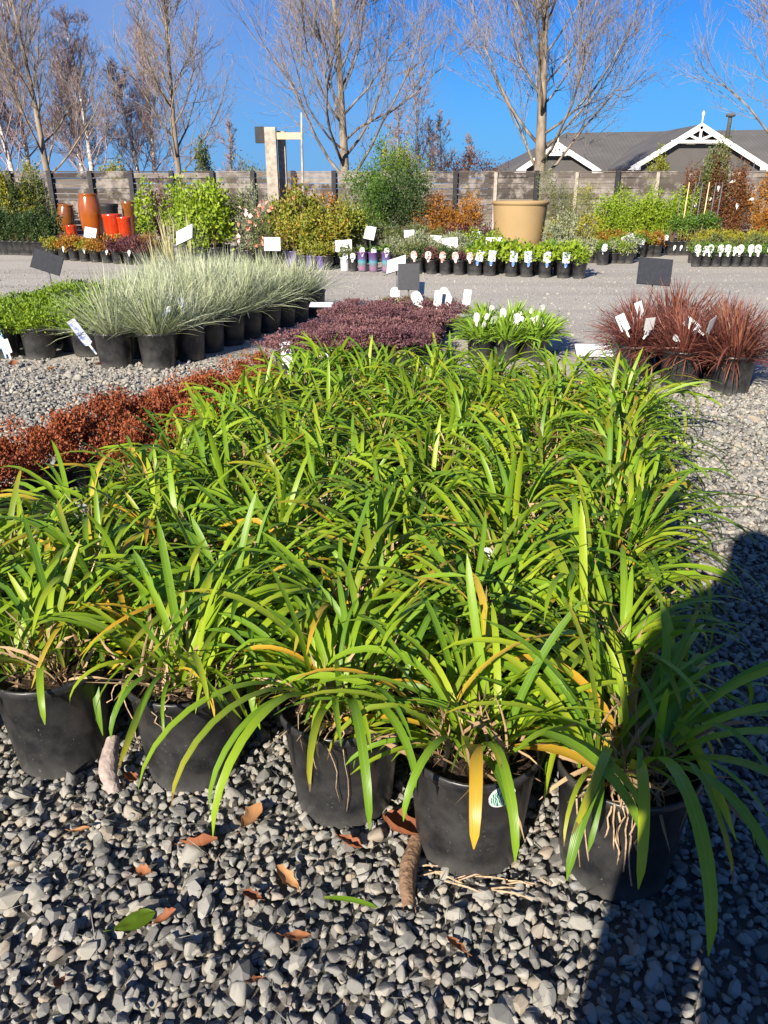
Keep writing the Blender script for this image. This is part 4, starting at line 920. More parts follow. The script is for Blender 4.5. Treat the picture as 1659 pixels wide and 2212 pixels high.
# glazed pots
def glaze(name, c):
    t = NT(name); nz = t.noise(5, 4); t.col(t.ramp(nz, [(0.3, tuple(x*0.75 for x in c)), (0.7, c)])); t.set(rough=0.2, spec=0.6, coat=0.5); return t.m
glaze('amber_glaze', (0.30, 0.075, 0.010)); glaze('red_glaze', (0.45, 0.038, 0.007)); glaze('brown_glaze', (0.20, 0.065, 0.012))
def jar(label, u, vtop, vbot, Y, wpx, mat, prof, tilt=(0, 0), name='glazed_jar', group=None):
    zt_, zb = HT(vtop, Y), max(0.0, HT(vbot, Y)); H_ = zt_-zb; r_ = wpx/FPX*Y*0.5*0.97
    o = obj(name, MB().lathe([(a*r_, b*H_) for a, b in prof], 40).mesh(name, MATS[mat], True), None, (XU(u, Y, (zt_+zb)/2), Y, zb), (tilt[0], tilt[1], 0)); return tag(o, label, 'pot', group)
JAR = [(0.001, 0.0), (0.55, 0.0), (0.58, 0.02), (0.82, 0.28), (1.0, 0.6), (0.97, 0.80), (0.80, 0.94), (0.78, 0.96), (0.86, 0.985), (0.84, 1.0), (0.74, 0.99), (0.70, 0.93), (0.9, 0.75), (0.7, 0.2), (0.001, 0.1)]
TUB = [(0.001, 0.0), (0.74, 0.0), (0.76, 0.02), (0.93, 0.6), (0.97, 0.9), (1.04, 0.93), (1.04, 0.99), (1.0, 1.0), (0.90, 0.99), (0.86, 0.85), (0.7, 0.2), (0.001, 0.15)]
jar('tall shiny amber glazed jar standing by the fence', 198, 418, 545, 19.6, 46, 'amber_glaze', JAR)
jar('amber brown glazed jar leaning behind the dark shrubs', 135, 440, 540, 20.2, 36, 'brown_glaze', JAR, (0, 0.15))
jar('small orange red glazed pot beside the tall amber jar', 157, 486, 545, 19.3, 22, 'red_glaze', TUB)
jar('bright red glazed tub beside the tall amber jar', 246, 462, 540, 19.4, 40, 'red_glaze', TUB)
jar('second bright red glazed tub touching the larger red one', 272, 468, 540, 19.2, 30, 'red_glaze', TUB)
jar('tall narrow brown glazed planter behind the red tubs', 281, 435, 540, 20.4, 26, 'brown_glaze', TUB)
jar('dark brown glazed pot in shadow behind the red tubs', 236, 440, 540, 20.9, 44, 'dark_post', TUB)

# bright green tall shrubs and their neighbours
bush('lime', 'tall narrow bright green shrub next to the glazed pots', None, 317, 398, 18.0, 34, 0.16, 0.3, 500, (0.09, 0.05))
for i, (u, vt, Y) in enumerate([(345, 405, 18.6), (352, 420, 18.2)]):
    bush('plum', ['dark plum-coloured shrub between two bright green shrubs, the taller one', 'dark plum-coloured shrub between two bright green shrubs, the lower one'][i], 'dark plum shrubs', u, vt, Y, 34, 0.15, 0.28, 800, (0.05, 0.03))
for i, (u, vt, Y, wd) in enumerate([(395, 400, 17.2, 60), (440, 408, 16.8, 62), (478, 412, 17.0, 56), (420, 430, 16.2, 50), (462, 435, 16.2, 50)]):
    bush('lime', 'bright green glossy leafy shrub behind the spiky grass and white sign', 'bright green leafy shrubs', u, vt, Y, wd, 0.16, 0.3, 900, (0.09, 0.05))
for i, (u, vt, Y) in enumerate([(515, 440, 16.6), (548, 432, 16.8), (578, 436, 16.4), (535, 465, 15.9), (568, 470, 15.8)]):
    th = bush('silver' if i % 2 else 'olive', 'grey-green shrub with salmon pink flowers below the timber posts', 'grey-green pink-flowered shrubs', u, vt, Y, 46, 0.15, 0.28, 900, (0.06, 0.022))
    fl = leafcloud(26, (0.26, 0.26, 0.35), 300+i, (0.09, 0.09), 12, 0.1, 0.2, 0.9, 0.4).mesh('flowers', MATS['salmon_petal' if i % 2 == 0 else 'pale_pink_petal']); obj('flowers', fl, th, (0, -0.05, 0.32), kind='stuff')
for i, (u, vt, Y, wd) in enumerate([(612, 438, 16.2, 56), (655, 436, 16.4, 60), (700, 432, 16.6, 62), (745, 440, 16.4, 56), (630, 462, 15.6, 50), (680, 465, 15.5, 52), (728, 468, 15.5, 50), (762, 455, 16.0, 40)]):
    th = bush('photinia', 'golden green and copper leaved shrub in the row behind the white cards', 'golden copper shrubs', u, vt, Y, wd, 0.15, 0.28, 900, (0.075, 0.042), 'purple_plastic' if i in (4, 5) else 'black_plastic')
    if i in (0, 1): obj('flowers', leafcloud(14, (0.3, 0.3, 0.4), 320+i, (0.09, 0.09), 8, 0.1, 0.2, 0.9, 0.45).mesh('flowers', MATS['salmon_petal']), th, (0, -0.05, 0.3), kind='stuff')
for i, (u, vt, Y, wd) in enumerate([(640, 432, 18.5, 60), (700, 428, 18.4, 60)]):
    bush('orange', 'copper orange leaved shrub rising behind the golden shrubs', 'copper shrubs behind', u, vt, Y, wd, 0.16, 0.3, 900, (0.06, 0.035))
# the big green shrub in the middle
for i, (u, vt, Y, wd, k) in enumerate([(790, 362, 19.0, 70, 'green'), (838, 345, 19.4, 90, 'green'), (885, 350, 19.6, 80, 'olive'), (820, 385, 18.4, 70, 'green'), (870, 395, 18.3, 80, 'dark')]):
    bush(k, ['tall mid green shrub on bare stems at the edge of the central clump', 'tallest mid green shrub of the central clump against the fence', 'grey-green tall shrub in the central clump beside the orange one', 'bright mid green shrub in the front of the central clump', 'dark green dense shrub in the front of the central clump'][i], 'tall green shrubs of the central clump', u, vt, Y, wd, 0.18, 0.32, 2400, (0.06, 0.03), low=0.15, clumps=60)
for i, (u, vt, wd) in enumerate([(848, 288, 60), (885, 300, 50), (825, 320, 46)]):
    Y = 24.0+0.4*i; zt_ = HT(vt, Y)
    th = thing('garden_tree', ['yellow-tipped evergreen tree rising highest behind the central clump', 'yellow-green evergreen tree behind the fence right beside the highest one', 'shorter yellow-green evergreen tree behind the central clump'][i], 'tree', (XU(u, Y, 2), Y, 0), 0, 'yellow-green evergreens')
    obj('trunk', MB().tube([(0, 0, 0), (0.02, 0, zt_*0.5), (0, 0, zt_*0.9)], [0.06, 0.04, 0.01], 7).mesh('trunk', MATS['stem_brown'], True), th)
    obj('crown', leafcloud(2200, (wd/FPX*Y*0.5, 0.5, zt_*0.42), 340+i, (0.07, 0.03), 60, 0.16, 0.6, 0.4, zt_*0.56).mesh('crown', MATS['leaf_yellow' if i < 2 else 'leaf_olive']), th, kind='stuff')
for i, (u, vt, Y, wd) in enumerate([(935, 432, 18.0, 52), (975, 428, 18.3, 56), (1015, 434, 18.1, 50), (955, 448, 17.6, 46), (1000, 450, 17.5, 46)]):
    bush('orange', 'rounded orange-brown shrub in the clump beside the big beige pot', 'orange-brown shrubs', u, vt, Y, wd, 0.16, 0.3, 1000, (0.055, 0.03))
for i in range(5): bush('plum', 'low plum purple shrub in front of the orange-brown clump', 'low plum shrubs', 965+i*20, 492, 17.0, 30, 0.12, 0.24, 500, (0.04, 0.025))
for i in range(8): bush('olive', 'low grey-olive bushy plant in the rows behind the pale spiky ones', 'low olive plants', 800+i*22, 492+(i % 3)*3, 16.6, 32, 0.12, 0.24, 500, (0.045, 0.018))
for i in range(10): bush('silver', 'low pale green spiky plant in the row behind the picture-label pots', 'low pale spiky plants', 838+i*19, 511, 15.6-0.03*i, 28, 0.11, 0.22, 420, (0.06, 0.014))
for i in range(6): bush('lime', 'low bright green rounded plant beside the big beige pot', 'low bright green plants', 985+i*17, 508, 15.9, 28, 0.11, 0.22, 450, (0.05, 0.025))
# front line of the far display: pots with picture labels along the drive
E0, E1 = np.array(G(690, 585)), np.array(G(1262, 603))
def edge(f): return E0+(E1-E0)*f
t = NT('sleeve_print'); tcn = t.n('ShaderNodeTexCoord'); sx = t.n('ShaderNodeSeparateXYZ'); t.l(tcn.outputs['Object'], sx.inputs[0])
nz = t.n('ShaderNodeTexNoise'); nz.inputs['Scale'].default_value = 18; t.l(tcn.outputs['Object'], nz.inputs['Vector'])
zz = t.math('MULTIPLY', t.math('ADD', sx.outputs[2], t.math('MULTIPLY', t.math('SUBTRACT', nz.outputs['Fac'], 0.5), 0.08)), 3.1)
t.col(t.ramp(zz, [(0.0, (0.10, 0.09, 0.13)), (0.2, (0.24, 0.12, 0.18)), (0.38, (0.13, 0.13, 0.16)), (0.55, (0.06, 0.25, 0.29)), (0.68, (0.10, 0.08, 0.19)), (0.95, (0.13, 0.06, 0.20))])); t.set(rough=0.35)
for i in range(3):
    q = edge([0.175, 0.22, 0.27][i])
    th = potted('bagged_plant', 'plant in a printed purple and teal sleeve pot at the drive edge', 'potted plant', 'printed sleeve pots', q[0], q[1]+0.1, 0.095, 0.34, [('foliage', fol('green', 0.10, 0.06, i, 160, (0.05, 0.03)), 0.32, 'stuff')], 'sleeve_print', rz=0)
    add_tag(th, TAG_S, 0, -0.08, 0.26, 0, 0, 0.05*i, 0.9)
for i in range(2):
    q = edge([0.105, 0.135][i]); th = potted('small_shrub', ['small plant in a pale grey pot with white tag at the drive edge', 'small plant in black pot beside the pale grey pot at the drive edge'][i], 'potted plant', None, q[0], q[1]+0.1, 0.10, 0.24, [('foliage', fol('olive', 0.12, 0.10, i, 200, (0.05, 0.03)), 0.22, 'stuff')], 'grey_plastic' if i == 0 else 'black_plastic', rz=0)
    add_tag(th, TAG_S, 0.0, -0.10, 0.16, 0, 0, 0.1, 0.9)
for i in range(5):
    q = edge(0.0+0.022*i-0.06)
    potted('small_shrub', 'small copper-leaved plant in dark pot at the drive edge under the golden shrubs', 'potted plant', 'small copper plants at the drive edge', q[0], q[1]+0.25, 0.12, 0.24, [('foliage', fol('photinia', 0.15, 0.12, i, 300, (0.05, 0.03)), 0.22, 'stuff')], 'purple_plastic' if i in (1, 3) else 'black_plastic', rz=0)
for i in range(5):
    q = edge(0.395+0.052*i)
    th = potted('small_shrub', 'small dark shrub in black pot with pink and white tag at the drive edge', 'potted plant', 'pots with pink tags', q[0], q[1]+0.1, 0.115, 0.24, [('foliage', fol('plum' if i % 2 else 'dark', 0.13, 0.10, i, 320, (0.045, 0.025)), 0.22, 'stuff')], rz=0)
    add_tag(th, TAG_K, -0.07, -0.12, 0.20, 0.1, 0, 0.1*(i % 3-1), 1.0)
for i in range(7):
    q = edge([0.615, 0.665, 0.745, 0.80, 0.865, 0.93, 0.985][i])
    th = potted('camellia_pot', 'leafy shrub in black pot with white and blue picture label at the drive edge' if i < 6 else 'leafy green shrub in tapered black pot without label ending the drive-edge row', 'potted plant', 'pots with blue picture labels' if i < 6 else None, q[0], q[1]+0.1, 0.125, 0.26 if i < 6 else 0.24, [('foliage', fol('lime', 0.16, 0.13, i, 260, (0.07, 0.045)), 0.24, 'stuff')], rz=0)
    if i < 6:
        add_tag(th, TAG_P, 0.0, -0.135, 0.17, 0.05*(i-3), -0.08, [0.25, 0.1, 0.05, -0.05, 0.0, 0.05][i], 1.25)
        obj('tag_clip', MB().box((0, -0.137, 0.21), (0.045, 0.012, 0.05)).mesh('tag_clip', MATS['blue_label']), th)
for i in range(9):
    q = edge(0.60+0.045*i)+np.array([0.1, 0.55]); potted('camellia_pot', 'leafy green shrub in the second row behind the picture labels', 'potted plant', 'second row of leafy shrubs', q[0], q[1], 0.125, 0.24, [('foliage', fol('lime' if i % 3 else 'green', 0.17, 0.14, i, 300, (0.07, 0.045)), 0.24, 'stuff')], rz=0)
for i in range(9):
    q = edge(0.33+0.03*i)+np.array([0.1, 0.5]); potted('low_grass_pot', 'low olive green plant in the second row behind the sleeve pots and pink tags', 'potted plant', 'second row of olive plants', q[0], q[1], 0.115, 0.22, [('foliage', fol('olive', 0.16, 0.11, i, 300, (0.05, 0.02)), 0.22, 'stuff')], rz=0)
# the big beige pot
simple('beige_pot', (0.31, 0.215, 0.105), 0.8, 0.2, 0.06, 2)
bp_ = jar('huge beige planter pot standing among the low plants', 1121, 434, 542, 18.6, 118, 'beige_pot', [(0.001, 0), (0.77, 0.0), (0.79, 0.01), (0.85, 0.3), (0.90, 0.6), (0.94, 0.90), (0.945, 0.93), (1.0, 0.94), (1.0, 0.99), (0.98, 1.0), (0.93, 0.995), (0.92, 0.93), (0.8, 0.3), (0.001, 0.2)], name='planter_pot')
# right part: columns, hedge plants, low rows
for i, (u, vt, Y, wd, k) in enumerate([(1197, 352, 20.6, 34, 'olive'), (1215, 385, 20.2, 40, 'olive'), (1248, 398, 19.8, 60, 'olive'), (1262, 405, 20.4, 50, 'yellow')]):
    bush(k, ['slim tall grey-olive shrub beside the big beige pot reaching above the fence', 'shorter grey-olive shrub beside the slim tall one', 'soft yellow-olive rounded shrub between beige pot and bright hedge plants', 'golden olive shrub half behind the soft rounded one'][i], 'olive shrubs by the beige pot', u, vt, Y, wd, 0.16, 0.3, 1300, (0.055, 0.016), clumps=50)
for i, (u, vt, Y, wd) in enumerate([(1205, 472, 18.2, 44), (1240, 470, 18.0, 46), (1270, 476, 17.8, 40), (1195, 490, 17.5, 36)]):
    bush('yellow' if i % 2 == 0 else 'silver', ['golden green shrub at the foot of the beige pot, taller', 'silvery green shrub next to the golden one by the beige pot', 'golden green shrub closest to the orange low rows', 'silvery low shrub touching the beige pot'][i], 'mixed shrubs by the beige pot', u, vt, Y, wd, 0.14, 0.26, 800, (0.05, 0.022))
for i in range(11): bush('silver' if i % 3 else 'lime', 'low silvery green plant in the rows right of the beige pot', 'low silvery rows', 1190+i*17, 517+(i % 2)*3, 16.4-0.02*i, 28, 0.11, 0.2, 400, (0.045, 0.02))
for rw in range(2):
    for i in range(9):
        bush('lime', 'upright bright yellow-green hedge shrub in the dense block before the fence', 'bright hedge shrubs', 1308+i*21, 424+rw*8+(i*5) % 9, 19.9-0.5*rw, 34, 0.14, 0.26, 800, (0.055, 0.032))
for i in range(10): bush('orange' if i % 2 else 'yellow', 'low orange-gold shrub in front of the bright hedge shrubs', 'low orange-gold shrubs', 1285+i*15, 502, 17.8, 26, 0.12, 0.24, 420, (0.045, 0.025))
e0, e1 = np.array(G(1300, 572)), np.array(G(1432, 546))
for i in range(8):
    q = e0+(e1-e0)*i/7
    th = potted('small_shrub', 'small green shrub in black pot with white tag along the side path', 'potted plant', 'pots along the side path', q[0], q[1], 0.13, 0.26, [('foliage', fol('green', 0.17, 0.13, i, 320, (0.05, 0.025)), 0.24, 'stuff')], rz=0)
    if i % 2 == 0 or i > 4: add_tag(th, TAG_S, -0.03, -0.12, 0.20, 0.1, 0, 0.2, 1.1)
for i in range(7):
    q = np.array(G(1448+i*14, 551)); th = bush('green', 'staked young tree in black pot in the row at the end of the side path', 'staked young trees', 0, 470, q[1], 22, 0.16, 0.30, 260, (0.05, 0.03), X=q[0], low=0.25)
    obj('stake', MB().tube([(0.03, 0, 0.25), (0.05, 0, 1.5)], [0.012, 0.012], 6).mesh('stake', MATS['new_timber' if i % 3 == 1 else 'grey_stake'], True), th)
    add_tag(th, TAG_W, 0.0, -0.165, 0.10, 0, 0, 0.2, 1.2)
for i, (u, vt) in enumerate([(1492, 385), (1515, 352), (1538, 345), (1560, 340), (1582, 362), (1600, 400)]):
    th = bush('redbrown' if i != 1 else 'olive', 'tall slim red-brown leaved column tree staked before the fence' if i != 1 else 'tall slim grey-olive column among the red-brown ones', 'tall red-brown columns' if i != 1 else None, u, vt, 20.4-0.1*(i % 3), 34, 0.16, 0.3, 2800, (0.055, 0.03), clumps=90)
    obj('stake', MB().tube([(0.03, -0.1, 0.25), (0.06, -0.12, 2.0)], [0.011, 0.011], 6).mesh('stake', MATS['grey_stake'], True), th)
    add_tag(th, TAG_W, 0.0, -0.25, 0.9+0.2*(i % 4), 0, 0, 1.2*(i % 2), 1.4)
for i, (u, vt, wd) in enumerate([(1640, 395, 40), (1670, 390, 50), (1655, 440, 40)]): bush('orange', 'orange-leaved tall shrub next to the red-brown columns', 'orange shrubs by the fence', u, vt, 19.6-0.3*i, wd, 0.16, 0.3, 1200, (0.05, 0.03))
for rw in range(3):
    for i in range(10): bush('yellow' if rw else 'olive', 'low yellow-green bushy plant in the dense rows beyond the side path', 'low yellow-green rows', 1500+i*21+rw*5, 515-rw*5, 16.3+0.5*rw, 30, 0.12, 0.22, 420, (0.045, 0.022))
for i in range(9):
    q = np.array(G(1506+i*21.5, 577)); th = potted('small_shrub', 'small green shrub in black pot with rounded white label in the row along the drive', 'potted plant', 'pots with rounded white labels', q[0], q[1]+0.1, 0.105, 0.22, [('foliage', fol('green', 0.16, 0.10, i, 320, (0.045, 0.02)), 0.20, 'stuff')], rz=0)
    add_tag(th, TAG_S, 0.02*(i % 3-1), -0.11, 0.19, 0.1*(i % 3-1), -0.05, 0.12*((i*2) % 3-1), 1.2)
    if i in (0, 3): add_tag(th, TAG_S, 0.09, -0.09, 0.20, -0.4, 0, 0.2, 1.0)
# small yellowing tree and hedge tops beyond the fence
for i, (nm, label, u, vt, Y, wd, k, base) in enumerate([
    ('garden_tree', 'small leafy orange-tinged tree before the large gable', 1422, 326, 23.6, 44, 'photinia', 1.5), ('garden_tree', 'loose yellow-green shrub showing over the fence by the birches', 245, 345, 24.5, 60, 'yellow', 1.2),
    ('garden_tree', 'pale green conical shrub rising above the fence by the slender tree', 440, 300, 23.5, 44, 'olive', 1.0), ('garden_tree', 'grey-green bushy shrub above the fence beside the timber posts', 530, 350, 23.5, 90, 'olive', 1.0),
    ('hedge', 'clipped red-brown hedge top showing over the fence before the house', 1010, 326, 28, 150, 'redbrown', 1.5), ('garden_tree', 'low yellowish shrub showing over the fence end', 60, 350, 24.5, 70, 'yellow', 1.0)]):
    zt_ = HT(vt, Y)
    th = thing(nm, label, 'hedge' if nm == 'hedge' else 'tree', (XU(u, Y, 2), Y, 0))
    obj('trunk', MB().tube([(0, 0, 0), (0.02, 0, zt_*0.5), (0, 0, zt_*0.85)], [0.05, 0.035, 0.01], 7).mesh('trunk', MATS['stem_brown'], True), th)
    obj('crown', leafcloud(3200, (wd/FPX*Y*0.5, 0.5, (zt_-base*0.6)*0.5), 360+i, (0.07, 0.035), 60, 0.15, 0.5, 0.4, base*0.6+(zt_-base*0.6)*0.5).mesh('crown', MATS['leaf_'+k]), th, kind='stuff')
# white cards over the far plants
for i, (u, v, Y, wd, hh, lab) in enumerate([(588, 527, 15.2, 0.30, 0.24, 'white sign card on a stake in front of the pink-flowered shrubs'), (742, 531, 15.0, 0.31, 0.20, 'white sign card in front of the golden copper shrubs'),
    (799, 503, 15.8, 0.20, 0.24, 'tilted white card above the low olive plants'), (884, 505, 16.2, 0.20, 0.14, 'small white card in the low olive plants'), (942, 517, 15.6, 0.22, 0.14, 'small white card next to the largest card over the pale spiky plants'),
    (972, 527, 14.7, 0.29, 0.22, 'large white card over the pink-tagged pots'), (1030, 507, 16.0, 0.18, 0.12, 'small white card over the low bright green plants'), (1067, 524, 14.6, 0.29, 0.18, 'white card with dark frame before the big beige pot'),
    (1357, 518, 16.4, 0.26, 0.18, 'white card tilted over the low orange-gold shrubs'), (195, 503, 16.6, 0.24, 0.20, 'white card over the low red and gold shrubs')]):
    sign('plant_sign', lab, u, v, Y, wd, hh, 'white_board', 'dark_board', rg.normal(0, 0.15), -0.25, rg.normal(0, 0.12))

# =====================================================================================
#                         LITTER ON THE GRAVEL, THE PHOTOGRAPHER
# =====================================================================================
leafmat('brown_litter', [(0.0, (0.16, 0.050, 0.020)), (0.5, (0.30, 0.11, 0.045)), (1.0, (0.45, 0.24, 0.10))], 0.15, 0.75, 0.8)
simple('bark_litter', (0.26, 0.16, 0.10), 0.9, 0.2, 0.35, 60, 0.8)
simple('grey_bark', (0.32, 0.26, 0.23), 0.9, 0.2, 0.3, 60, 0.6)
leafmat('green_litter', [(0.0, (0.09, 0.16, 0.01)), (1.0, (0.12, 0.18, 0.01))], 0.3, 0.4, 0.3)
def dead_leaf(seed, L_=0.07, W_=0.045, curl=0.9, lobes=2.0):
    g = np.random.default_rng(seed); nu, nv = 9, 7; V = []
    for i in range(nu):
        tt = i/(nu-1); hw_ = W_/2*math.sin(math.pi*min(1, tt*0.96+0.03))**0.7*(1+0.22*math.sin(tt*9*lobes+seed))
        for j in range(nv):
            s = j/(nv-1)*2-1; a = s*curl*(0.6+0.5*tt)
            V.append(((tt-0.5)*L_, hw_*math.sin(a)/max(curl, 0.1)*1.2 if curl > 0.05 else hw_*s, hw_*(1-math.cos(a))*1.0+0.35*L_*(tt-0.45)**2*curl+g.normal(0, 0.0012)))
    Q = [(i*nv+j, i*nv+j+1, (i+1)*nv+j+1, (i+1)*nv+j) for i in range(nu-1) for j in range(nv-1)]
    m_ = MB().add(V, Q, tint=np.repeat(g.uniform(0.2, 1, nu), nv)); m_.tube([(-L_/2, 0, 0.002), (-L_*0.75, 0.004, 0.006)], [0.0012, 0.0008], 4, 0.3); return m_
LIT = [(430, 1835, 'curled tan leaf with a brown hollow on the gravel', 0.10, 0.06, 1.2), (545, 1775, 'reddish brown leaf standing on edge on the gravel', 0.09, 0.05, 0.9), (868, 1805, 'large crumpled orange-brown leaf against the labelled pot', 0.12, 0.08, 1.3),
       (285, 1690, 'orange leaf in the shade between two pots', 0.06, 0.035, 0.9), (620, 1905, 'torn brown leaf on the open gravel', 0.07, 0.035, 0.8), (312, 1890, 'small red leaf fragment on the gravel', 0.04, 0.03, 0.8), (545, 1945, 'small red-brown leaf crumb beside the torn leaf', 0.05, 0.03, 0.9),
       (755, 1830, 'crumpled red leaf near the pot with hanging roots', 0.06, 0.035, 1.2), (780, 1770, 'small crumpled pinkish leaf touching the pot with hanging roots', 0.05, 0.03, 1.3), (175, 1800, 'thin brown leaf sliver near the outer pots', 0.05, 0.02, 0.7), (640, 2030, 'brown leaf sliver lying deep between stones', 0.06, 0.022, 0.8),
       (130, 2130, 'tiny red leaf bit near the open gravel edge', 0.03, 0.02, 0.6), (545, 2125, 'tiny orange leaf bit in the gravel', 0.035, 0.02, 0.6), (1390, 905, 'brown leaf on the gravel beside the bronze grasses', 0.09, 0.05, 0.8), (1600, 1770, 'brown leaf blade lying in the sunny patch of gravel', 0.09, 0.03, 0.6),
       (360, 1990, 'curled brown leaf next to the green leaf', 0.05, 0.03, 1.1), (1320, 1020, 'brown leaf beside the gravel side of the block', 0.07, 0.04, 0.8), (30, 790, 'orange leaf lying under the ground-cover pots', 0.13, 0.08, 0.9), (215, 790, 'reddish leaf beside a tussock pot', 0.12, 0.08, 0.9), (110, 800, 'rust leaf at the foot of the grey-faced pot', 0.10, 0.06, 0.9), (985, 2050, 'pale tan leaf shard on the sunny gravel', 0.05, 0.025, 0.7)]
for i, (u, v, lab, L_, W_, cu) in enumerate(LIT):
    cu = cu*1.35
    x, y = G(u, v, 0.02); o = obj('fallen_leaf', dead_leaf(i+1, L_, W_, cu).mesh('fallen_leaf', MATS['brown_litter'], True), None, (x, y, 0.030), (rg.normal(0, 0.25), rg.normal(0, 0.25), rg.uniform(0, 6.28))); tag(o, lab, 'leaf', 'fallen leaves on the gravel')
x, y = G(292, 1995, 0.03); o = obj('fallen_leaf', dead_leaf(55, 0.085, 0.05, 0.5, 0.1).mesh('fallen_leaf', MATS['green_litter'], True), None, (x, y, 0.036), (0.2, 0.1, 0.6)); tag(o, 'dark green fresh leaf lying on the gravel', 'leaf')
V, Q, uv = strap(0.12, 0.012, R(80), R(35), 0.2, 0.3); x, y = G(700, 1945, 0.02)
o = obj('cut_strap_leaf', mesh_np('cut_strap_leaf', V, Q, MATS['strap_leaf'], uv), None, (x, y, 0.028), (0, 0, -0.15)); tag(o, 'cut piece of green strap leaf lying on the gravel', 'leaf')
def bark_curl(L_, r_, seed, mat, arc=4.2):
    g = np.random.default_rng(seed); nu, nv = 16, 12; V = []
    for i in range(nu):
        tt = i/(nu-1); rr_ = r_*(0.55+0.6*math.sin(math.pi*(0.15+0.7*tt)))*(1+g.normal(0, 0.04))
        for j in range(nv):
            a = -arc/2+arc*j/(nv-1); q = rr_*(1-0.05*j/nv)+g.normal(0, 0.0009); V.append(((tt-0.5)*L_, q*math.sin(a)+0.012*math.sin(tt*4), q*math.cos(a)+r_))
    Q = [(i*nv+j, i*nv+j+1, (i+1)*nv+j+1, (i+1)*nv+j) for i in range(nu-1) for j in range(nv-1)]
    return MB().add(V, Q).mesh('bark_curl', MATS[mat], True)
x, y = G(893, 1885, 0.02); o = obj('bark_curl', bark_curl(0.24, 0.017, 1, 'bark_litter'), None, (x, y, 0.022), (0, 0.05, R(84))); tag(o, 'long curled strip of brown bark lying beside the labelled pot', 'bark')
x, y = G(238, 1665, 0.03); o = obj('bark_curl', bark_curl(0.15, 0.022, 2, 'grey_bark', 2.6), None, (x, y, 0.035), (0.3, -0.55, R(110))); tag(o, 'curled grey bark strip leaning between two front pots', 'bark')
m = MB(); g = np.random.default_rng(4)
for i in range(14):
    a = g.uniform(-0.5, 0.5); c0 = np.array([g.uniform(-0.12, 0.12), g.uniform(-0.02, 0.02), 0.0]); l = g.uniform(0.04, 0.10)
    m.tube([c0, c0+np.array([math.cos(a)*l/2, math.sin(a)*l/2, g.uniform(0, 0.008)]), c0+np.array([math.cos(a)*l, math.sin(a)*l, 0])], [0.0018, 0.0025, 0.0012], 4)
x, y = G(990, 1905, 0.02); o = obj('twig_litter', m.mesh('twig_litter', MATS['root']), None, (x, y, 0.024), (0, 0, -0.15)); tag(o, 'scatter of thin straw and twigs in front of the labelled pot', 'twigs'); o['kind'] = 'stuff'

# the photographer stands behind the lens; the shadow on the gravel is this person's, widened by an added bag
simple('dark_coat', (0.02, 0.022, 0.03), 0.8, 0.2, 0.2, 20); simple('skin', (0.55, 0.34, 0.25), 0.6, 0.3, 0.05, 20); simple('trousers', (0.03, 0.035, 0.06), 0.8, 0.2, 0.2, 30); simple('hair', (0.05, 0.03, 0.02), 0.7, 0.3, 0.3, 60)
def skinned(name, pts, edges, rads, mat, parent, root=0, lv=2):
    me = bpy.data.meshes.new(name); me.from_pydata(pts, edges, []); me.update(); me.materials.append(MATS[mat])
    o = obj(name, me, parent); sk_ = o.modifiers.new('skin', 'SKIN'); sk_.use_smooth_shade = True
    for i, r_ in enumerate(rads): me.skin_vertices[0].data[i].radius = (r_, r_) if not isinstance(r_, tuple) else r_
    me.skin_vertices[0].data[root].use_root = True
    s_ = o.modifiers.new('sub', 'SUBSURF'); s_.levels = lv; s_.render_levels = lv; return o
PX, PYY = -0.13, -0.42
person = thing('person',  'person in dark coat taking the picture, whose shadow darkens the gravel by the corner pot', 'person', (PX, PYY, 0), 0, None, 1.04)
hx, hy, hz = -PX/1.04, (-PYY-0.03)/1.04, CAM_H/1.04-0.03          # where the hands meet, just behind the lens
bp = [(0, 0, 0.95), (0, 0, 1.15), (0, 0, 1.36), (0, 0, 1.46), (0, 0.02, 1.60), (0, 0.03, 1.72),
      (-0.15, 0, 1.38), (-0.15, 0.08, 1.12), (-0.10, 0.26, 1.33), (0.19, 0, 1.40), (0.42, 0.03, 1.13), (0.24, 0.27, 1.34),
      (-0.10, 0, 0.90), (-0.12, 0.01, 0.50), (-0.13, -0.02, 0.09), (-0.14, 0.12, 0.035), (0.10, 0, 0.90), (0.12, 0.01, 0.50), (0.13, -0.02, 0.09), (0.14, 0.12, 0.035)]
be = [(0, 1), (1, 2), (2, 3), (3, 4), (4, 5), (2, 6), (6, 7), (7, 8), (2, 9), (9, 10), (10, 11), (0, 12), (12, 13), (13, 14), (14, 15), (0, 16), (16, 17), (17, 18), (18, 19)]
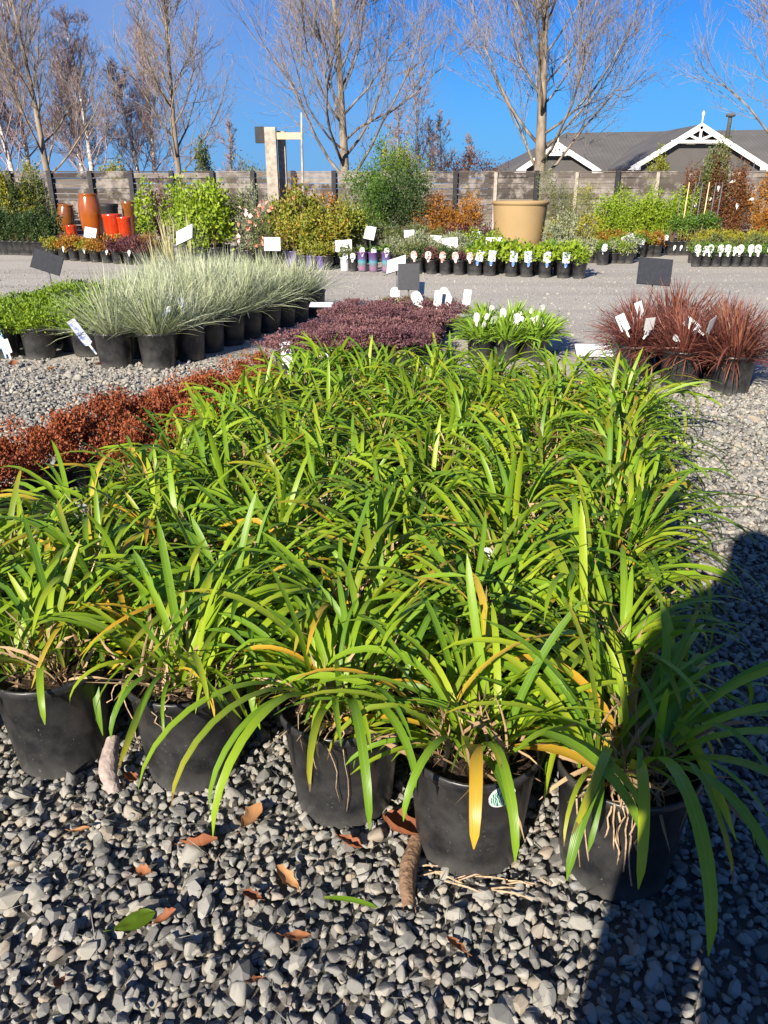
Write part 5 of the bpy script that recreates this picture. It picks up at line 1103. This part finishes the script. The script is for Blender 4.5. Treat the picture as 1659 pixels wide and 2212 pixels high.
br = [(0.15, 0.12), (0.13, 0.11), (0.18, 0.13), 0.06, 0.095, 0.085, 0.085, 0.06, 0.04, 0.085, 0.06, 0.04, 0.11, 0.075, 0.05, 0.04, 0.11, 0.075, 0.05, 0.04]
skinned('body', bp, be, br, 'dark_coat', person)
for sgn, w0 in ((-1, (-0.10, 0.26, 1.33)), (1, (0.24, 0.27, 1.34))):
    tgt = np.array([hx+sgn*0.045, hy-0.015, hz]); w_ = np.array(w0); pts = [tuple(w_), tuple(w_+(tgt-w_)*0.6)]; ed = [(0, 1)]; rr_ = [0.032, 0.036]
    for k in range(4):
        b_ = len(pts); zz_ = hz+0.035-0.022*k
        pts += [tuple(tgt+np.array([sgn*0.01, 0.0, 0.03-0.02*k])), (hx+sgn*0.03, hy+0.02, zz_), (hx+sgn*0.012, hy+0.018, zz_)]; ed += [(1, b_), (b_, b_+1), (b_+1, b_+2)]; rr_ += [0.009, 0.008, 0.007]
    b_ = len(pts); pts += [(hx+sgn*0.05, hy-0.03, hz-0.01), (hx+sgn*0.02, hy-0.035, hz+0.01)]; ed += [(1, b_), (b_, b_+1)]; rr_ += [0.010, 0.008]
    skinned('hand', pts, ed, rr_, 'skin', person)
hd = [(0, 0.035, 1.56), (0, 0.045, 1.63), (0, 0.03, 1.70)]
skinned('head', hd, [(0, 1), (1, 2)], [(0.06, 0.07), (0.075, 0.09), (0.07, 0.085)], 'skin', person)
m = MB(); 
m.lathe([(0.001, 1.80), (0.05, 1.795), (0.09, 1.76), (0.105, 1.70), (0.10, 1.62), (0.085, 1.60)], 20); hr = obj('hair', m.mesh('hair', MATS['hair'], True), person, (0, 0.005, 0))

m = MB(); m.box((0.32, 0.0, 0.50), (0.34, 0.12, 0.34)); m.tube([(0.20, 0.0, 0.66), (0.17, 0.0, 1.1), (0.12, 0.0, 1.47), (0.18, -0.08, 1.1), (0.40, 0.0, 0.66)], 0.008, 6)  # added unseen bag, placed to darken the lower side of the cast shadow
bg_ = obj('added_shadow_bag', m.mesh('added_shadow_bag', MATS['dark_coat']), None, (PX, PYY, 0.0)); tag(bg_, 'added unseen bag that darkens the shadow beside the person taking the picture', 'bag')
